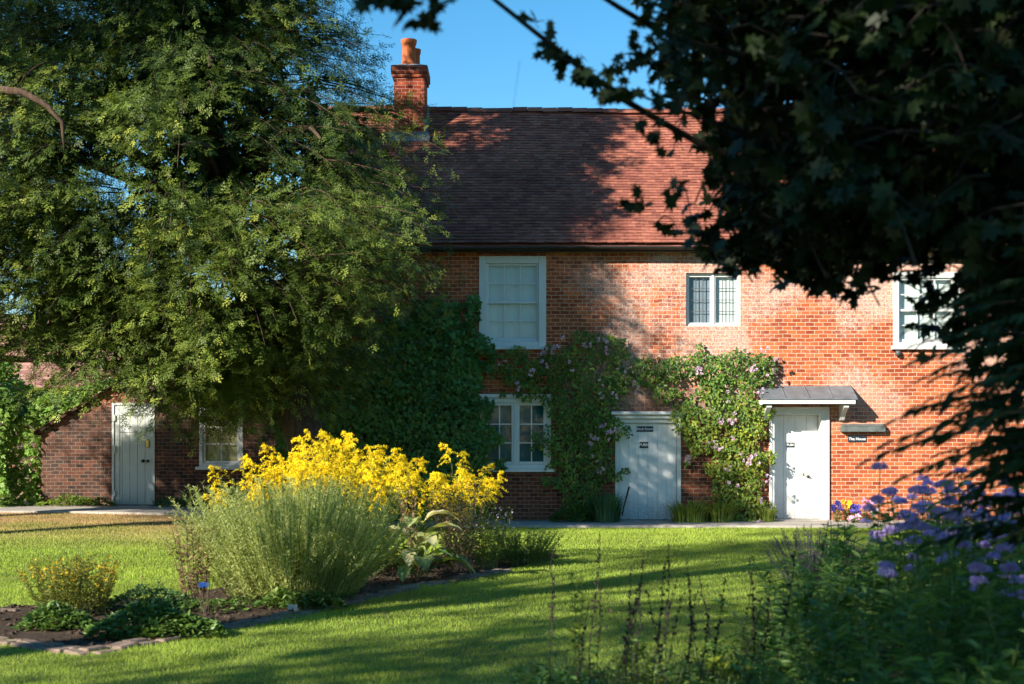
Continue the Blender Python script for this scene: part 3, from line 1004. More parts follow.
# ------------------------------------------------------------------ plant helpers
OVATE = ([(0, 0, 0), (.24, .28, .05), (.26, .6, .04), (0, 1, -.05), (-.26, .6, .04), (-.24, .28, .05)], [(0, 1, 2, 3), (0, 3, 4, 5)])
LANCE = ([(0, 0, 0), (.13, .3, .03), (.115, .62, .02), (0, 1, -.08), (-.115, .62, .02), (-.13, .3, .03)], [(0, 1, 2, 3), (0, 3, 4, 5)])
NEEDLE = ([(-.06, 0, 0), (.06, 0, 0), (0, 1, 0)], [(0, 1, 2)])
LOBED = ([(0, 0, 0), (.30, -.10, 0), (.22, .18, .03), (.60, .30, -.02), (.34, .46, .02), (.46, .80, -.03), (.14, .72, .02), (0, 1.05, -.05),
          (-.14, .72, .02), (-.46, .80, -.03), (-.34, .46, .02), (-.60, .30, -.02), (-.22, .18, .03), (-.30, -.10, 0)], [tuple(range(14))])
IVY = ([(0, 0, 0), (.34, .05, -.02), (.50, .38, -.04), (.20, .55, .02), (0, 1.0, -.06), (-.20, .55, .02), (-.50, .38, -.04), (-.34, .05, -.02)], [(0, 1, 2, 3), (0, 3, 4, 5), (0, 5, 6, 7)])
_s = []
for k in range(5):
    for r, da in ((.0, 0), (.8, -.42), (1., 0), (.8, .42)):
        a = 2 * math.pi * k / 5 + da
        _s.append((r * math.cos(a), r * math.sin(a), .12 * r))
FLOWER = (_s, [(4 * k, 4 * k + 1, 4 * k + 2, 4 * k + 3) for k in range(5)])


def sprig(pairs=7, w=.085, l=.2):
    v, f = [], []
    for i in range(pairs):
        t = (i + .5) / pairs
        for s in (-1, 1):
            b = np.array([0, t, -.12 * t * t]); a = R_(52 - 18 * t)
            d = np.array([s * math.sin(a), math.cos(a), -.12]); ll = l * (1.1 - .5 * t)
            p = np.array([-d[1], d[0], 0]) * w / 2
            k = len(v); v += [b - p, b + p, b + d * ll]; f.append((k, k + 1, k + 2))
    k = len(v); v += [(-.02, 0, 0), (.02, 0, 0), (0, 1.08, -.15)]; f.append((k, k + 1, k + 2))
    return (v, f)


def spray(twigs=5, pairs=3, w=.075, l=.15, seed=1):
    """flat ragged fan of needle-bearing twigs"""
    g = np.random.default_rng(seed)
    v, f = [], []
    for q in range(twigs):
        if q == 0: o, a0, L = np.zeros(3), 0., 1.
        else:
            s = -1 if q % 2 else 1
            o = np.array([0, .12 + .13 * q, 0]); a0 = s * R_(g.uniform(24, 48)); L = .62 - .07 * q + g.uniform(-.08, .08)
        ax = np.array([math.sin(a0), math.cos(a0), g.uniform(-.2, .12)])
        n = pairs + (2 if q == 0 else 0)
        for i in range(n):
            t = (i + .6) / n
            for s in (-1, 1):
                b = o + ax * t * L; a = a0 + s * R_(48 - 16 * t)
                d = np.array([math.sin(a), math.cos(a), g.uniform(-.3, .25)]); p = np.array([-d[1], d[0], 0]) * w / 2
                k = len(v); v += [b - p, b + p, b + d * l * g.uniform(.8, 1.2)]; f.append((k, k + 1, k + 2))
        k = len(v); v += [o + ax * L + [-.03, 0, 0], o + ax * L + [.03, 0, 0], o + ax * (L + l)]; f.append((k, k + 1, k + 2))
    return (v, f)


def rnd_unit(n, g): return unit(g.normal(size=(n, 3)))


def stem_set(g, n, base_r, h, hv, spread, k=6, pw=1.5, lean=(0, 0)):
    a = g.uniform(0, 2 * math.pi, n); r = base_r * np.sqrt(g.uniform(0, 1, n))
    bx, by = r * np.cos(a), r * np.sin(a)
    out = np.stack([bx, by], 1) / max(base_r, 1e-6) + g.normal(0, .25, (n, 2)) + np.array(lean)
    H = h * (1 + g.uniform(-hv, hv, n)) * (1 - .12 * (np.linalg.norm(out, axis=1) ** 2).clip(0, 2.0))
    t = np.linspace(0, 1, k)
    P = np.zeros((n, k, 3))
    P[:, :, 0] = bx[:, None] + out[:, :1] * spread * h * t[None] ** pw
    P[:, :, 1] = by[:, None] + out[:, 1:] * spread * h * t[None] ** pw
    P[:, :, 2] = H[:, None] * t[None]
    P[:, 1:, :2] += g.normal(0, .006 * h, (n, k - 1, 2))
    return P


def add_stems(mb, P, r0, r1, tint=.5, mi=0):
    n, k, _ = P.shape
    r = np.linspace(r0, r1, k)
    a = np.array([0, 2.094, 4.189])
    ring = np.stack([np.cos(a), np.sin(a), 0 * a], 1)
    V = P[:, :, None, :] + ring[None, None] * r[None, :, None, None]
    idx = np.arange(n * k * 3).reshape(n, k, 3)
    fs = []
    for j in range(3):
        j2 = (j + 1) % 3
        fs.append(np.stack([idx[:, :-1, j], idx[:, :-1, j2], idx[:, 1:, j2], idx[:, 1:, j]], -1).reshape(-1, 4))
    mb.addk(V.reshape(-1, 3), np.concatenate(fs), tint, mi)


def along(P, g, m, t0=.1, t1=1.):
    """m random points per stem: positions, tangents, t"""
    n, k, _ = P.shape
    t = g.uniform(t0, t1, (n, m)); u = t * (k - 1); i = np.clip(u.astype(int), 0, k - 2); f = (u - i)[..., None]
    ii = np.arange(n)[:, None]
    A, B = P[ii, i], P[ii, i + 1]
    return (A * (1 - f) + B * f).reshape(-1, 3), unit(B - A).reshape(-1, 3), t.reshape(-1)


def stem_leaves(mb, P, g, m, tmpl, size, up=.5, droop=0., t0=.1, t1=1., taper=.4, tint=(0, 1), mi=0):
    pos, tan, t = along(P, g, m, t0, t1)
    N = len(pos); a = g.uniform(0, 2 * math.pi, N)
    d = np.stack([np.cos(a), np.sin(a), g.normal(0, .25, N) - droop], 1) + tan * up
    nr = np.array([0, 0, 1.]) + g.normal(0, .35, (N, 3))
    mb.cloud(tmpl, pos, d, nr, size * g.uniform(.65, 1.15, N) * (1 - taper * t), g.uniform(*tint, N), mi)


def fountain(mb, g, n, L, w, spread=(.2, 1.1), base=.06, tint=(0, 1), seg=5, mi=0):
    a = g.uniform(0, 2 * math.pi, n); b = base * np.sqrt(g.uniform(0, 1, n))
    sp = g.uniform(*spread, n); LL = L * g.uniform(.6, 1.1, n)
    t = np.linspace(0, 1, seg + 1)
    th = R_(90) - sp[:, None] * (t[None] ** 1.1) * 1.9
    st = LL[:, None] / seg
    rr = b[:, None] + np.concatenate([np.zeros((n, 1)), np.cumsum(np.cos(th[:, :-1]) * st, 1)], 1)
    zz = np.concatenate([np.zeros((n, 1)), np.cumsum(np.sin(th[:, :-1]) * st, 1)], 1)
    ca, sa = np.cos(a)[:, None], np.sin(a)[:, None]
    C = np.stack([rr * ca, rr * sa, zz.clip(.005)], -1)
    W = w * (1 - t ** 2.2)[None, :, None] * .5 + .0006
    S = np.stack([-sa, ca, 0 * sa], -1) * W
    V = np.stack([C - S, C + S], 2).reshape(-1, 3)
    k = seg + 1
    i = (np.arange(n)[:, None] * k + np.arange(seg)[None]).reshape(-1) * 2
    mb.addk(V, np.stack([i, i + 1, i + 3, i + 2], 1), np.repeat(g.uniform(*tint, n), k * 2), mi)


def inpoly(x, y, poly):
    x = np.asarray(x); y = np.asarray(y); c = np.zeros(x.shape, bool)
    for (x1, y1), (x2, y2) in zip(poly, poly[1:] + poly[:1]):
        if y1 == y2: continue
        k = ((y1 > y) != (y2 > y)) & (x < (x2 - x1) * (y - y1) / (y2 - y1) + x1)
        c ^= k
    return c


M['yew'] = foliage('yew_needles', (.020, .046, .012), (.14, .20, .032), .26, .5, .25, c2=(.42, .45, .075))
M['ivy'] = foliage('ivy_leaf', (.06, .15, .03), (.13, .27, .055), .28, .38, .4)
M['ivy_light'] = foliage('creeper_leaf', (.10, .22, .03), (.24, .38, .065), .3, .45, .35)
M['rose_leaf'] = foliage('rose_leaf', (.06, .14, .025), (.18, .30, .045), .38, .42, .4, c2=(.32, .36, .04))
M['rose'] = foliage('rose_petal', (.62, .42, .55), (.85, .74, .82), .3, .6, .2, tl=(1, 1, 1))
M['maple'] = foliage('dark_leaf', (.012, .026, .008), (.026, .046, .011), .15, .5, .3)
M['ash'] = foliage('leaflet', (.018, .045, .012), (.04, .075, .018), .2, .4, .4)
M['shade_leaf'] = foliage('broad_leaf', (.03, .06, .015), (.07, .11, .025), .15)
M['gold'] = foliage('goldenrod_floret', (.80, .60, .012), (.95, .82, .04), .35, .6, .15, tl=(1.1, 1., .6))
M['gold_leaf'] = foliage('goldenrod_leaf', (.08, .13, .02), (.20, .25, .035), .35)
M['feather'] = foliage('feathery_leaf', (.32, .40, .12), (.54, .60, .24), .42, .65, .15, c2=(.66, .68, .28))
M['phlox'] = foliage('phlox_petal', (.46, .32, .70), (.76, .62, .92), .35, .6, .2, tl=(1, 1, 1.1))
M['phlox_pale'] = foliage('pale_petal', (.45, .40, .62), (.75, .70, .85), .35, .6, .2, tl=(1, 1, 1))
M['phlox_leaf'] = foliage('phlox_leaf', (.09, .20, .045), (.24, .40, .10), .42, .42, .4)
M['cover'] = foliage('ground_cover_leaf', (.05, .11, .025), (.15, .25, .05), .3, .42, .35)
M['olive'] = foliage('olive_leaf', (.10, .12, .02), (.24, .24, .04), .35)
M['yellow_fl'] = foliage('yellow_flower', (.65, .38, .01), (.8, .55, .03), .3, tl=(1, 1, .6))
M['strap'] = foliage('strap_leaf', (.13, .20, .03), (.33, .38, .07), .4)
M['strap_dark'] = foliage('dark_strap_leaf', (.04, .10, .035), (.10, .19, .07), .3)
M['bigleaf'] = foliage('broad_fading_leaf', (.10, .19, .05), (.30, .36, .12), .35, .5, .3, c2=(.55, .50, .30))
M['lav'] = foliage('lavender_leaf', (.11, .125, .11), (.20, .21, .17), .2, .7, .15)
M['lav_fl'] = foliage('lavender_spike', (.10, .075, .13), (.19, .14, .22), .15, .8, .1)
M['dry'] = foliage('dry_leaf', (.13, .085, .05), (.34, .25, .13), .3, .8, .1)
M['pansy_blue'] = foliage('blue_petal', (.03, .03, .22), (.10, .09, .45), .25, tl=(1, 1, 1))
M['pansy_yellow'] = foliage('yellow_petal', (.80, .50, .01), (.9, .65, .03), .25, tl=(1, 1, .5))
M['pansy_pink'] = foliage('pink_petal', (.75, .28, .48), (.85, .50, .68), .25, tl=(1, 1, 1))

# ------------------------------------------------------------------ flower bed and lawn
BED = [(-5.4, 12.2), (-3.15, 10.6), (-2.06, 12.65), (-1.18, 15.0), (-.1, 17.1), (.7, 19.2), (.3, 20.0), (-1.0, 19.2), (-2.6, 17.2), (-3.3, 14.3), (-5.4, 13.0)]
mb = MB(); mb.add([(x, y, .012 + float(gz(x, y))) for x, y in BED], [tuple(range(len(BED)))])
tag(mb.build('flower_bed_soil', M['soil']), kind='structure')
BORDER = [(-.1, 5.0), (.1, 8.6), (.5, 9.5), (1.2, 9.6), (1.9, 10.6), (2.3, 12.4), (2.9, 13.9), (4.2, 14.2), (7, 15), (9, 5), (3, 3)]
mb = MB(); mb.add([(x, y, .012) for x, y in BORDER], [tuple(range(len(BORDER)))])
tag(mb.build('border_soil', M['soil']), kind='structure')


def lawn():
    g = np.random.default_rng(11)
    mb = MB()
    for (y0, y1, den, ln, wd) in ((8.4, 12, 5200, .030, .0036), (12, 16, 3600, .032, .0050), (16, 20.5, 2400, .034, .007), (20.5, 26.7, 1700, .038, .009)):
        xr = .38 * y1 + .4
        n = int(den * (y1 - y0) * 2 * xr)
        x = g.uniform(-xr, xr, n); y = g.uniform(y0, y1, n)
        frp = 25.23 + 0.9 * sstep(-2.5, -6.5, x) + .55 * sstep(-6.5, -9, x)
        k = (np.abs(x) < .37 * y + .3) & (y < frp) & ~inpoly(x, y, BED) & ~inpoly(x, y, BORDER)
        x, y = x[k], y[k]; n = len(x)
        a = g.uniform(0, 2 * math.pi, n); tl = np.abs(g.normal(0, .55, n)); az = g.uniform(0, 2 * math.pi, n)
        # mowing leaves faint stripes and the odd longer tuft
        L = ln * g.uniform(.5, 1.15, n) * (1 + .35 * (np.sin(x * 2.3 + y * .7) * np.sin(y * 1.7 - x) > .55))
        B = np.stack([x, y, gz(x, y) - .002], 1)
        S = np.stack([np.cos(a), np.sin(a), 0 * a], 1) * wd * .5
        T = B + np.stack([np.sin(tl) * np.cos(az), np.sin(tl) * np.sin(az), np.cos(tl)], 1) * L[:, None]
        V = np.stack([B - S, B + S, T], 1).reshape(-1, 3)
        f = np.arange(n * 3).reshape(n, 3)
        mb.addk(V, f, np.repeat((g.beta(2.2, 2.6, n)), 3))
    return tag(mb.build('grass', M['blade']), 'short mown lawn grass in front of the house', 'grass', kind='stuff')
lawn()


def edging(name, pts, label, seed):
    g = np.random.default_rng(seed)
    mb = MB()
    for (ax, ay), (bx, by) in zip(pts[:-1], pts[1:]):
        L = math.hypot(bx - ax, by - ay); u = np.array([bx - ax, by - ay]) / L; v = np.array([-u[1], u[0]])
        s = 0
        while s < L - .1:
            l = .215 + g.normal(0, .008)
            for row in (0, 1):
                w0 = -.125 + row * .125 + g.normal(0, .006); w1 = w0 + .105
                off = g.normal(0, .006); zt = .024 + g.normal(0, .005); tilt = g.normal(0, .010)
                tb = MB(); tb.box(s + .006, s + l - .006, w0, w1, -.05, zt, bev=.012)
                q = np.concatenate(tb.V)
                q[:, 2] += tilt * (q[:, 0] - s) / l
                X = np.array([ax, ay])[None] + q[:, :1] * u[None] + (q[:, 1:2] + off) * v[None]
                for fa, mi in tb.F: mb.F.append((fa + mb.n, mi))
                mb.V.append(np.column_stack([X, q[:, 2]])); mb.T.append(np.full(len(q), .5)); mb.n += len(q)
            s += l
    o = mb.build(name, M['edging'])
    return tag(o, label, 'edging')
edging('brick_edging', [(-5.4, 12.2), (-3.15, 10.55), (-2.06, 12.6), (-1.18, 14.95), (-.1, 17.05)], 'row of flat worn bricks edging the front of the flower bed', 3)
edging('stone_kerb', [(-5.6, 13.0), (-4.45, 13.15)], 'short grey kerb piece left of the yellow flowered bush', 5)


# ------------------------------------------------------------------ the yew
def yew():
    g = np.random.default_rng(21)
    CX, CY = -5.35, 23.7
    root = empty('yew_tree', 'huge dark yew with drooping sunlit boughs over the outbuilding', 'tree', (-3.0, 22.6, float(gz(-3, 22.6))))
    zs = [1.9, 2.3, 2.8, 3.6, 4.6, 5.5, 6.6, 7.3, 8.4, 10.5, 12.5, 14.2]
    rs = [2.9, 3.7, 4.05, 4.35, 4.6, 4.65, 4.25, 3.2, 2.95, 2.4, 1.5, .3]
    def Rz(z, a): return np.interp(z, zs, rs) * (1 + .07 * math.sin(3 * a + z) + .05 * math.sin(5 * a - 1.7 * z)) * (1 + .58 * max(0., -math.cos(a)) ** 1.5)
    fine, fine2, coarse = spray(5, 2, .07, .16, 1), spray(4, 3, .07, .15, 2), sprig(3, .30, .42)
    SP = {0: [], 1: []}
    limbs = MB()
    def bough(z, a, frac, L, kind, dz=0., gold=0.):
        if math.cos(a) < -.45 and z < 2.98: return
        R = Rz(z, a) * frac
        if math.cos(a) > -.2: R *= 1 - (1 - np.interp(z, [1.7, 2.2, 2.8, 3.4, 3.9], [.52, .70, .85, .95, 1.])) * min(1., (math.cos(a) + .2) / .6)
        d = np.array([math.cos(a), math.sin(a), 0.])
        e = np.array([CX, CY, z + dz]) + d * R
        o = e - d * L + np.array([0, 0, .15 + g.uniform(-.1, .45)])
        t = np.linspace(0, 1, 8)[:, None]
        P = o + (e - o) * t + np.array([0, 0, 1.]) * (g.uniform(.0, .35) * np.sin(math.pi * t) - g.uniform(-.25, .3) * t ** 2.5) * L * .5
        if P[-1, 0] > -4.2 and P[-1, 1] > 26.3: return
        if P[-1, 1] > 28.0 and P[-1, 2] < 4.2: return
        limbs.tube(P, np.linspace(.014, .003, 8), 4, cap=False)
        side = np.array([-d[1], d[0], 0])
        nb = int(L / .085); roll = g.normal(0, .45)
        for j in range(nb):
            tt = .12 + .88 * (j + .5) / nb
            u = tt * 7; i = min(int(u), 6); q = P[i] + (P[i + 1] - P[i]) * (u - i); tan = unit(P[i + 1] - P[i])
            s = -1 if j % 2 else 1
            bl = L * .36 * (1.12 - tt) ** .7 * g.uniform(.45, 1.25) + .08
            bd = unit(tan * g.uniform(.4, .9) + side * s * .8 + np.array([0, 0, roll * s]) + g.normal(0, .28, 3))
            m = max(2, int(bl / .095))
            w = (np.arange(m) + .7) / m
            pos = q + bd * (w * bl)[:, None] + np.array([0, 0, -1.]) * (w ** 2 * bl * .25)[:, None] + g.normal(0, .025, (m, 3))
            dr = bd[None] * .8 + np.array([0, 0, -.30]) * w[:, None] + side * .5 * g.choice([-1, 1], m)[:, None] * g.uniform(0, 1, m)[:, None] + g.normal(0, .38, (m, 3))
            nr = np.array([0, 0, 1.]) + d * .6 + g.normal(0, .45, (m, 3))
            if kind == 1:
                pos, dr, nr, w = pos[::2], dr[::2], nr[::2], w[::2]; m = len(pos)
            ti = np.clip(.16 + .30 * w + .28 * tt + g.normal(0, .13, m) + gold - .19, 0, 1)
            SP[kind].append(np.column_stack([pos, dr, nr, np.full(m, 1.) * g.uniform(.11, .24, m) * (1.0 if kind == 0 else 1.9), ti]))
    # outer boughs, more of them on the sides the garden sees
    n = 0
    while n < 820:
        z = g.uniform(1.9, 9.4); a = g.uniform(-math.pi, math.pi) if n % 3 else g.uniform(-math.pi, -1.4)
        if math.sin(a) > .35 and g.uniform() < .8: continue
        ggold = .16 * math.sin(2.1 * z + 3 * a) + g.normal(0, .07)
        bough(z, a, g.uniform(.80, 1.06), g.uniform(1.1, 2.1), 0, gold=ggold); n += 1
    for _ in range(210):      # inner growth
        z = g.uniform(2.6, 9.0); a = g.uniform(-math.pi, math.pi)
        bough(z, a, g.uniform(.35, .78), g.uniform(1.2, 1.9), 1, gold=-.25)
    for _ in range(105):      # top of the tree
        z = g.uniform(9.0, 14.1); a = g.uniform(-math.pi, math.pi)
        bough(z, a, g.uniform(.7, 1.05), min(1.8, Rz(z, a) * .9 + .3), 1)
    for _ in range(170):      # the wide left side, low
        a = g.uniform(-math.pi, -1.75)
        bough(g.uniform(3.0, 5.2), a, g.uniform(.6, 1.05), g.uniform(1.2, 2.1), 0, gold=.1 + g.normal(0, .07))
    for _ in range(120):      # a lobe swelling towards the garden on the right
        a = g.uniform(-1.5, -.62)
        bough(g.uniform(2.6, 4.8), a, g.uniform(.85, 1.15), g.uniform(1.0, 1.8), 0, gold=.14 + g.normal(0, .07))
    for _ in range(46):       # low skirts hanging in front of the outbuilding and the trunk
        a = g.uniform(-2.6, -.1)
        bough(g.uniform(2.1, 2.7), a, g.uniform(.8, 1.05), g.uniform(1.2, 2.0), 0, gold=.2)
    for _ in range(16):       # boughs in front of the trunk
        a = g.uniform(-1.15, -.45)
        bough(g.uniform(1.65, 2.1), a, g.uniform(.75, 1.05), g.uniform(1.2, 1.6), 0, gold=.08)
    cr = MB()
    A0, A1 = np.concatenate(SP[0]), np.concatenate(SP[1])
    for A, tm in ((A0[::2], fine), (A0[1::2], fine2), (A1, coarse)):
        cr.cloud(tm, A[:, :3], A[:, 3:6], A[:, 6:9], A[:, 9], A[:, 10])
    print('yew sprigs', len(np.concatenate(SP[0])), len(np.concatenate(SP[1])))
    tr = MB()
    tp = np.array([(-3.0, 22.6, .0), (-3.05, 22.65, .5), (-3.2, 22.8, 1.3), (-3.7, 23.1, 2.6), (-4.5, 23.5, 4.5), (-5.1, 23.7, 7), (-5.35, 23.7, 10), (-5.35, 23.7, 13)])
    tr.tube(tp, [.46, .36, .33, .31, .28, .22, .14, .03], 12)
    tr.build('trunk', M['bark'], root, smooth=True)
    for k in range(26):
        z = g.uniform(2.6, 10); a = g.uniform(-math.pi, math.pi)
        if math.sin(a) > .6: continue
        i = np.interp(z - .3, tp[:, 2], np.arange(8)); i0 = min(int(i), 6); o = tp[i0] + (tp[i0 + 1] - tp[i0]) * (i - i0)
        e = np.array([CX + math.cos(a) * Rz(z, a) * .8, CY + math.sin(a) * Rz(z, a) * .8, z + g.uniform(0, .9)])
        t = np.linspace(0, 1, 9)[:, None]
        P = o + (e - o) * t + np.array([0, 0, .9]) * np.sin(math.pi * t) * g.uniform(.2, 1) + np.cumsum(g.normal(0, .05, (9, 3)), 0) * (t > 0)
        limbs.tube(P, np.linspace(.10, .025, 9), 6, cap=False)
    # long bare limb arching in at the left, in front of the gap
    lim = np.array([(-4.8, 23.6, 5.4), (-6.0, 22.4, 6.1), (-7.2, 20.8, 6.5), at(-60, 95, 19.2), at(0, 90, 19.0), at(22, 92, 18.9), at(45, 104, 18.9), at(62, 122, 18.9), at(64, 150, 18.9)])
    limbs.tube(lim, [.12, .10, .085, .07, .06, .05, .04, .03, .012], 7)
    limbs.build('limbs', M['bark'], root, smooth=True)
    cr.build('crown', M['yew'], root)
yew()


# ------------------------------------------------------------------ climbers on the walls
def capsule_field(px, py, caps):
    best = np.full(px.shape, -9.)
    for x1, y1, x2, y2, r in caps:
        dx, dy = x2 - x1, y2 - y1
        t = np.clip(((px - x1) * dx + (py - y1) * dy) / max(dx * dx + dy * dy, 1e-6), 0, 1)
        d = np.hypot(px - x1 - t * dx, py - y1 - t * dy)
        best = np.maximum(best, 1 - d / r)
    return best


def blobnoise(x, y, g, s):
    v = np.zeros(x.shape)
    for _ in range(7):
        a = g.uniform(0, 2 * math.pi); f = g.uniform(.6, 1.6) / s; p = g.uniform(0, 6.3)
        v += np.sin((x * math.cos(a) + y * math.sin(a)) * f * 6.28 + p)
    return v / 3.5


def climber(name, label, cat, caps, n, tmpl, size, mat, stems, bulge=.28, base=None, blossoms=None, seed=1, tintf=None, thr=.12, group=None, down=.6, yw=YW, ragged=.46):
    g = np.random.default_rng(seed)
    xs = [c for k in caps for c in (k[0] - k[4], k[0] + k[4], k[2] - k[4], k[2] + k[4])]
    ys = [c for k in caps for c in (k[1] - k[4], k[1] + k[4], k[3] - k[4], k[3] + k[4])]
    px = g.uniform(min(xs), max(xs), n * 6); py = g.uniform(min(ys), max(ys), n * 6)
    f = capsule_field(px, py, caps) + ragged * blobnoise(px, py, np.random.default_rng(seed + 9), 30) + .45 * ragged * blobnoise(px, py, np.random.default_rng(seed + 5), 12)
    k = f > thr + g.uniform(0, .1, len(f)) ** 1
    px, py, f = px[k][:n], py[k][:n], f[k][:n]
    print(name, len(px))
    m = len(px)
    dep = .03 + bulge * np.clip(f, 0, 1) ** .6 * g.uniform(.1, 1, m) ** .6
    w = np.stack([(px - 512) * yw / F, yw - dep, CAMZ + (HOR - py) * yw / F], 1)
    w[:, 2] = np.maximum(w[:, 2], .05)
    root = empty(name, label, cat, base, group)
    d = np.stack([g.normal(0, .7, m), -np.abs(g.normal(.25, .4, m)), g.normal(-down, .6, m)], 1)
    nr = np.stack([g.normal(0, .45, m), np.full(m, -1.), g.normal(.45, .45, m)], 1)
    ti = np.clip(g.uniform(0, .75, m) + .25 * blobnoise(px, py, np.random.default_rng(seed + 2), 20) + (0 if tintf is None else tintf(px, py)), 0, 1)
    mb = MB(); mb.cloud(tmpl, w, d, nr, size * g.uniform(.6, 1.25, m), ti)
    mb.build('foliage', M[mat], root)
    sm = MB()
    for s in stems:
        P = np.array([[*(at(a, b, yw - .06 - .04 * math.sin(i * 1.3)))] for i, (a, b) in enumerate(s)])
        P[:, 2] = np.maximum(P[:, 2], .0)
        sm.tube(P, np.linspace(.028, .01, len(P)), 6)
    sm.build('stems', M['twig'], root, smooth=True)
    if blossoms:
        protos = []
        for q in range(4):
            fm_ = MB(); c = 2 + q
            for _ in range(c):
                ctr = g.normal(0, .045, 3) * np.array([1, .35, 1])
                nn = 12
                dd = rnd_unit(nn, g) + np.array([0, -.9, .2])
                ps = ctr + dd * .004
                fm_.cloud(([(0, 0, 0), (.5, .45, .16), (.32, 1, .05), (-.32, 1, .05), (-.5, .45, .16)], [(0, 1, 2, 3, 4)]), ps, dd, rnd_unit(nn, g), .036 * g.uniform(.7, 1.1, nn), g.uniform(0, 1, nn))
            protos.append(fm_.mesh('blossom', M['rose']))
        for i, (a, b) in enumerate(blossoms):
            o = bpy.data.objects.new('blossom', protos[i % 4]); COL.objects.link(o); o.parent = root
            p = at(a, b, yw - bulge - .07)
            o.location = p - Vector(base)
            o.rotation_euler = (0, g.uniform(0, 6), 0); sc = g.uniform(.8, 1.3); o.scale = (sc, sc, sc)
    return root


climber('climbing_rose', 'climbing rose with pale pink blooms beside the teal window', 'climbing rose',
        [(585, 360, 588, 490, 32), (556, 372, 512, 373, 22), (560, 360, 612, 356, 20), (560, 400, 562, 460, 24), (606, 400, 606, 440, 18), (590, 480, 590, 515, 28)],
        6200, OVATE, .068, 'rose_leaf', [[(585, 522), (588, 480), (580, 430), (570, 380), (530, 372)], [(590, 522), (600, 460), (596, 400), (604, 350)], [(580, 522), (572, 480), (566, 420)]],
        .23, (1.45, YW - .1, .045),
        [(502, 366), (531, 372), (545, 366), (553, 351), (575, 367), (587, 346), (604, 342), (607, 352), (598, 383), (602, 395), (615, 397), (604, 425), (606, 434), (592, 437), (596, 441), (613, 430), (598, 458), (601, 471), (517, 388), (545, 350), (563, 346)], 31,
        lambda a, b: -.05 + 0 * a)
climber('climbing_rose', 'climbing rose arching over the signed door to the canopy, yellower below', 'climbing rose',
        [(618, 378, 660, 370, 17), (660, 370, 720, 366, 18), (700, 362, 755, 370, 20), (715, 380, 712, 425, 26), (752, 380, 750, 500, 19), (732, 430, 732, 500, 30), (690, 410, 700, 440, 22), (660, 392, 672, 396, 10), (735, 500, 750, 520, 24), (720, 405, 745, 415, 20)],
        7000, OVATE, .068, 'rose_leaf', [[(738, 524), (735, 470), (722, 420), (705, 375), (650, 372), (620, 380)], [(745, 524), (757, 470), (757, 400), (764, 360)], [(742, 524), (720, 460), (700, 430)]],
        .28, (4.2, YW - .1, .045),
        [(622, 372), (634, 384), (640, 392), (702, 371), (729, 395), (732, 420), (736, 425), (719, 421), (711, 443), (716, 446), (722, 452), (745, 463), (758, 457), (763, 351), (775, 356), (752, 366), (768, 372), (760, 393), (736, 437), (690, 460), (732, 482), (768, 480), (757, 500), (759, 527), (747, 458), (727, 470), (770, 402)], 47,
        lambda a, b: np.clip((b - 395) / 120, -.22, .38))
climber('ivy', 'dense dark ivy covering the house wall between yew and windows', 'ivy',
        [(420, 390, 420, 490, 62), (335, 430, 440, 440, 66), (452, 345, 452, 490, 36), (330, 460, 330, 500, 56), (400, 370, 440, 340, 40), (455, 335, 430, 320, 24), (470, 330, 474, 300, 7), (472, 345, 490, 352, 8), (380, 380, 400, 360, 50)],
        19000, IVY, .082, 'ivy', [[(455, 522), (455, 440), (462, 340), (474, 300)], [(420, 522), (410, 450), (430, 330)], [(350, 522), (360, 450), (400, 380)]],
        .34, (-1.4, YW - .1, .045), None, 53, None, .06, None, .6, YW, .22)

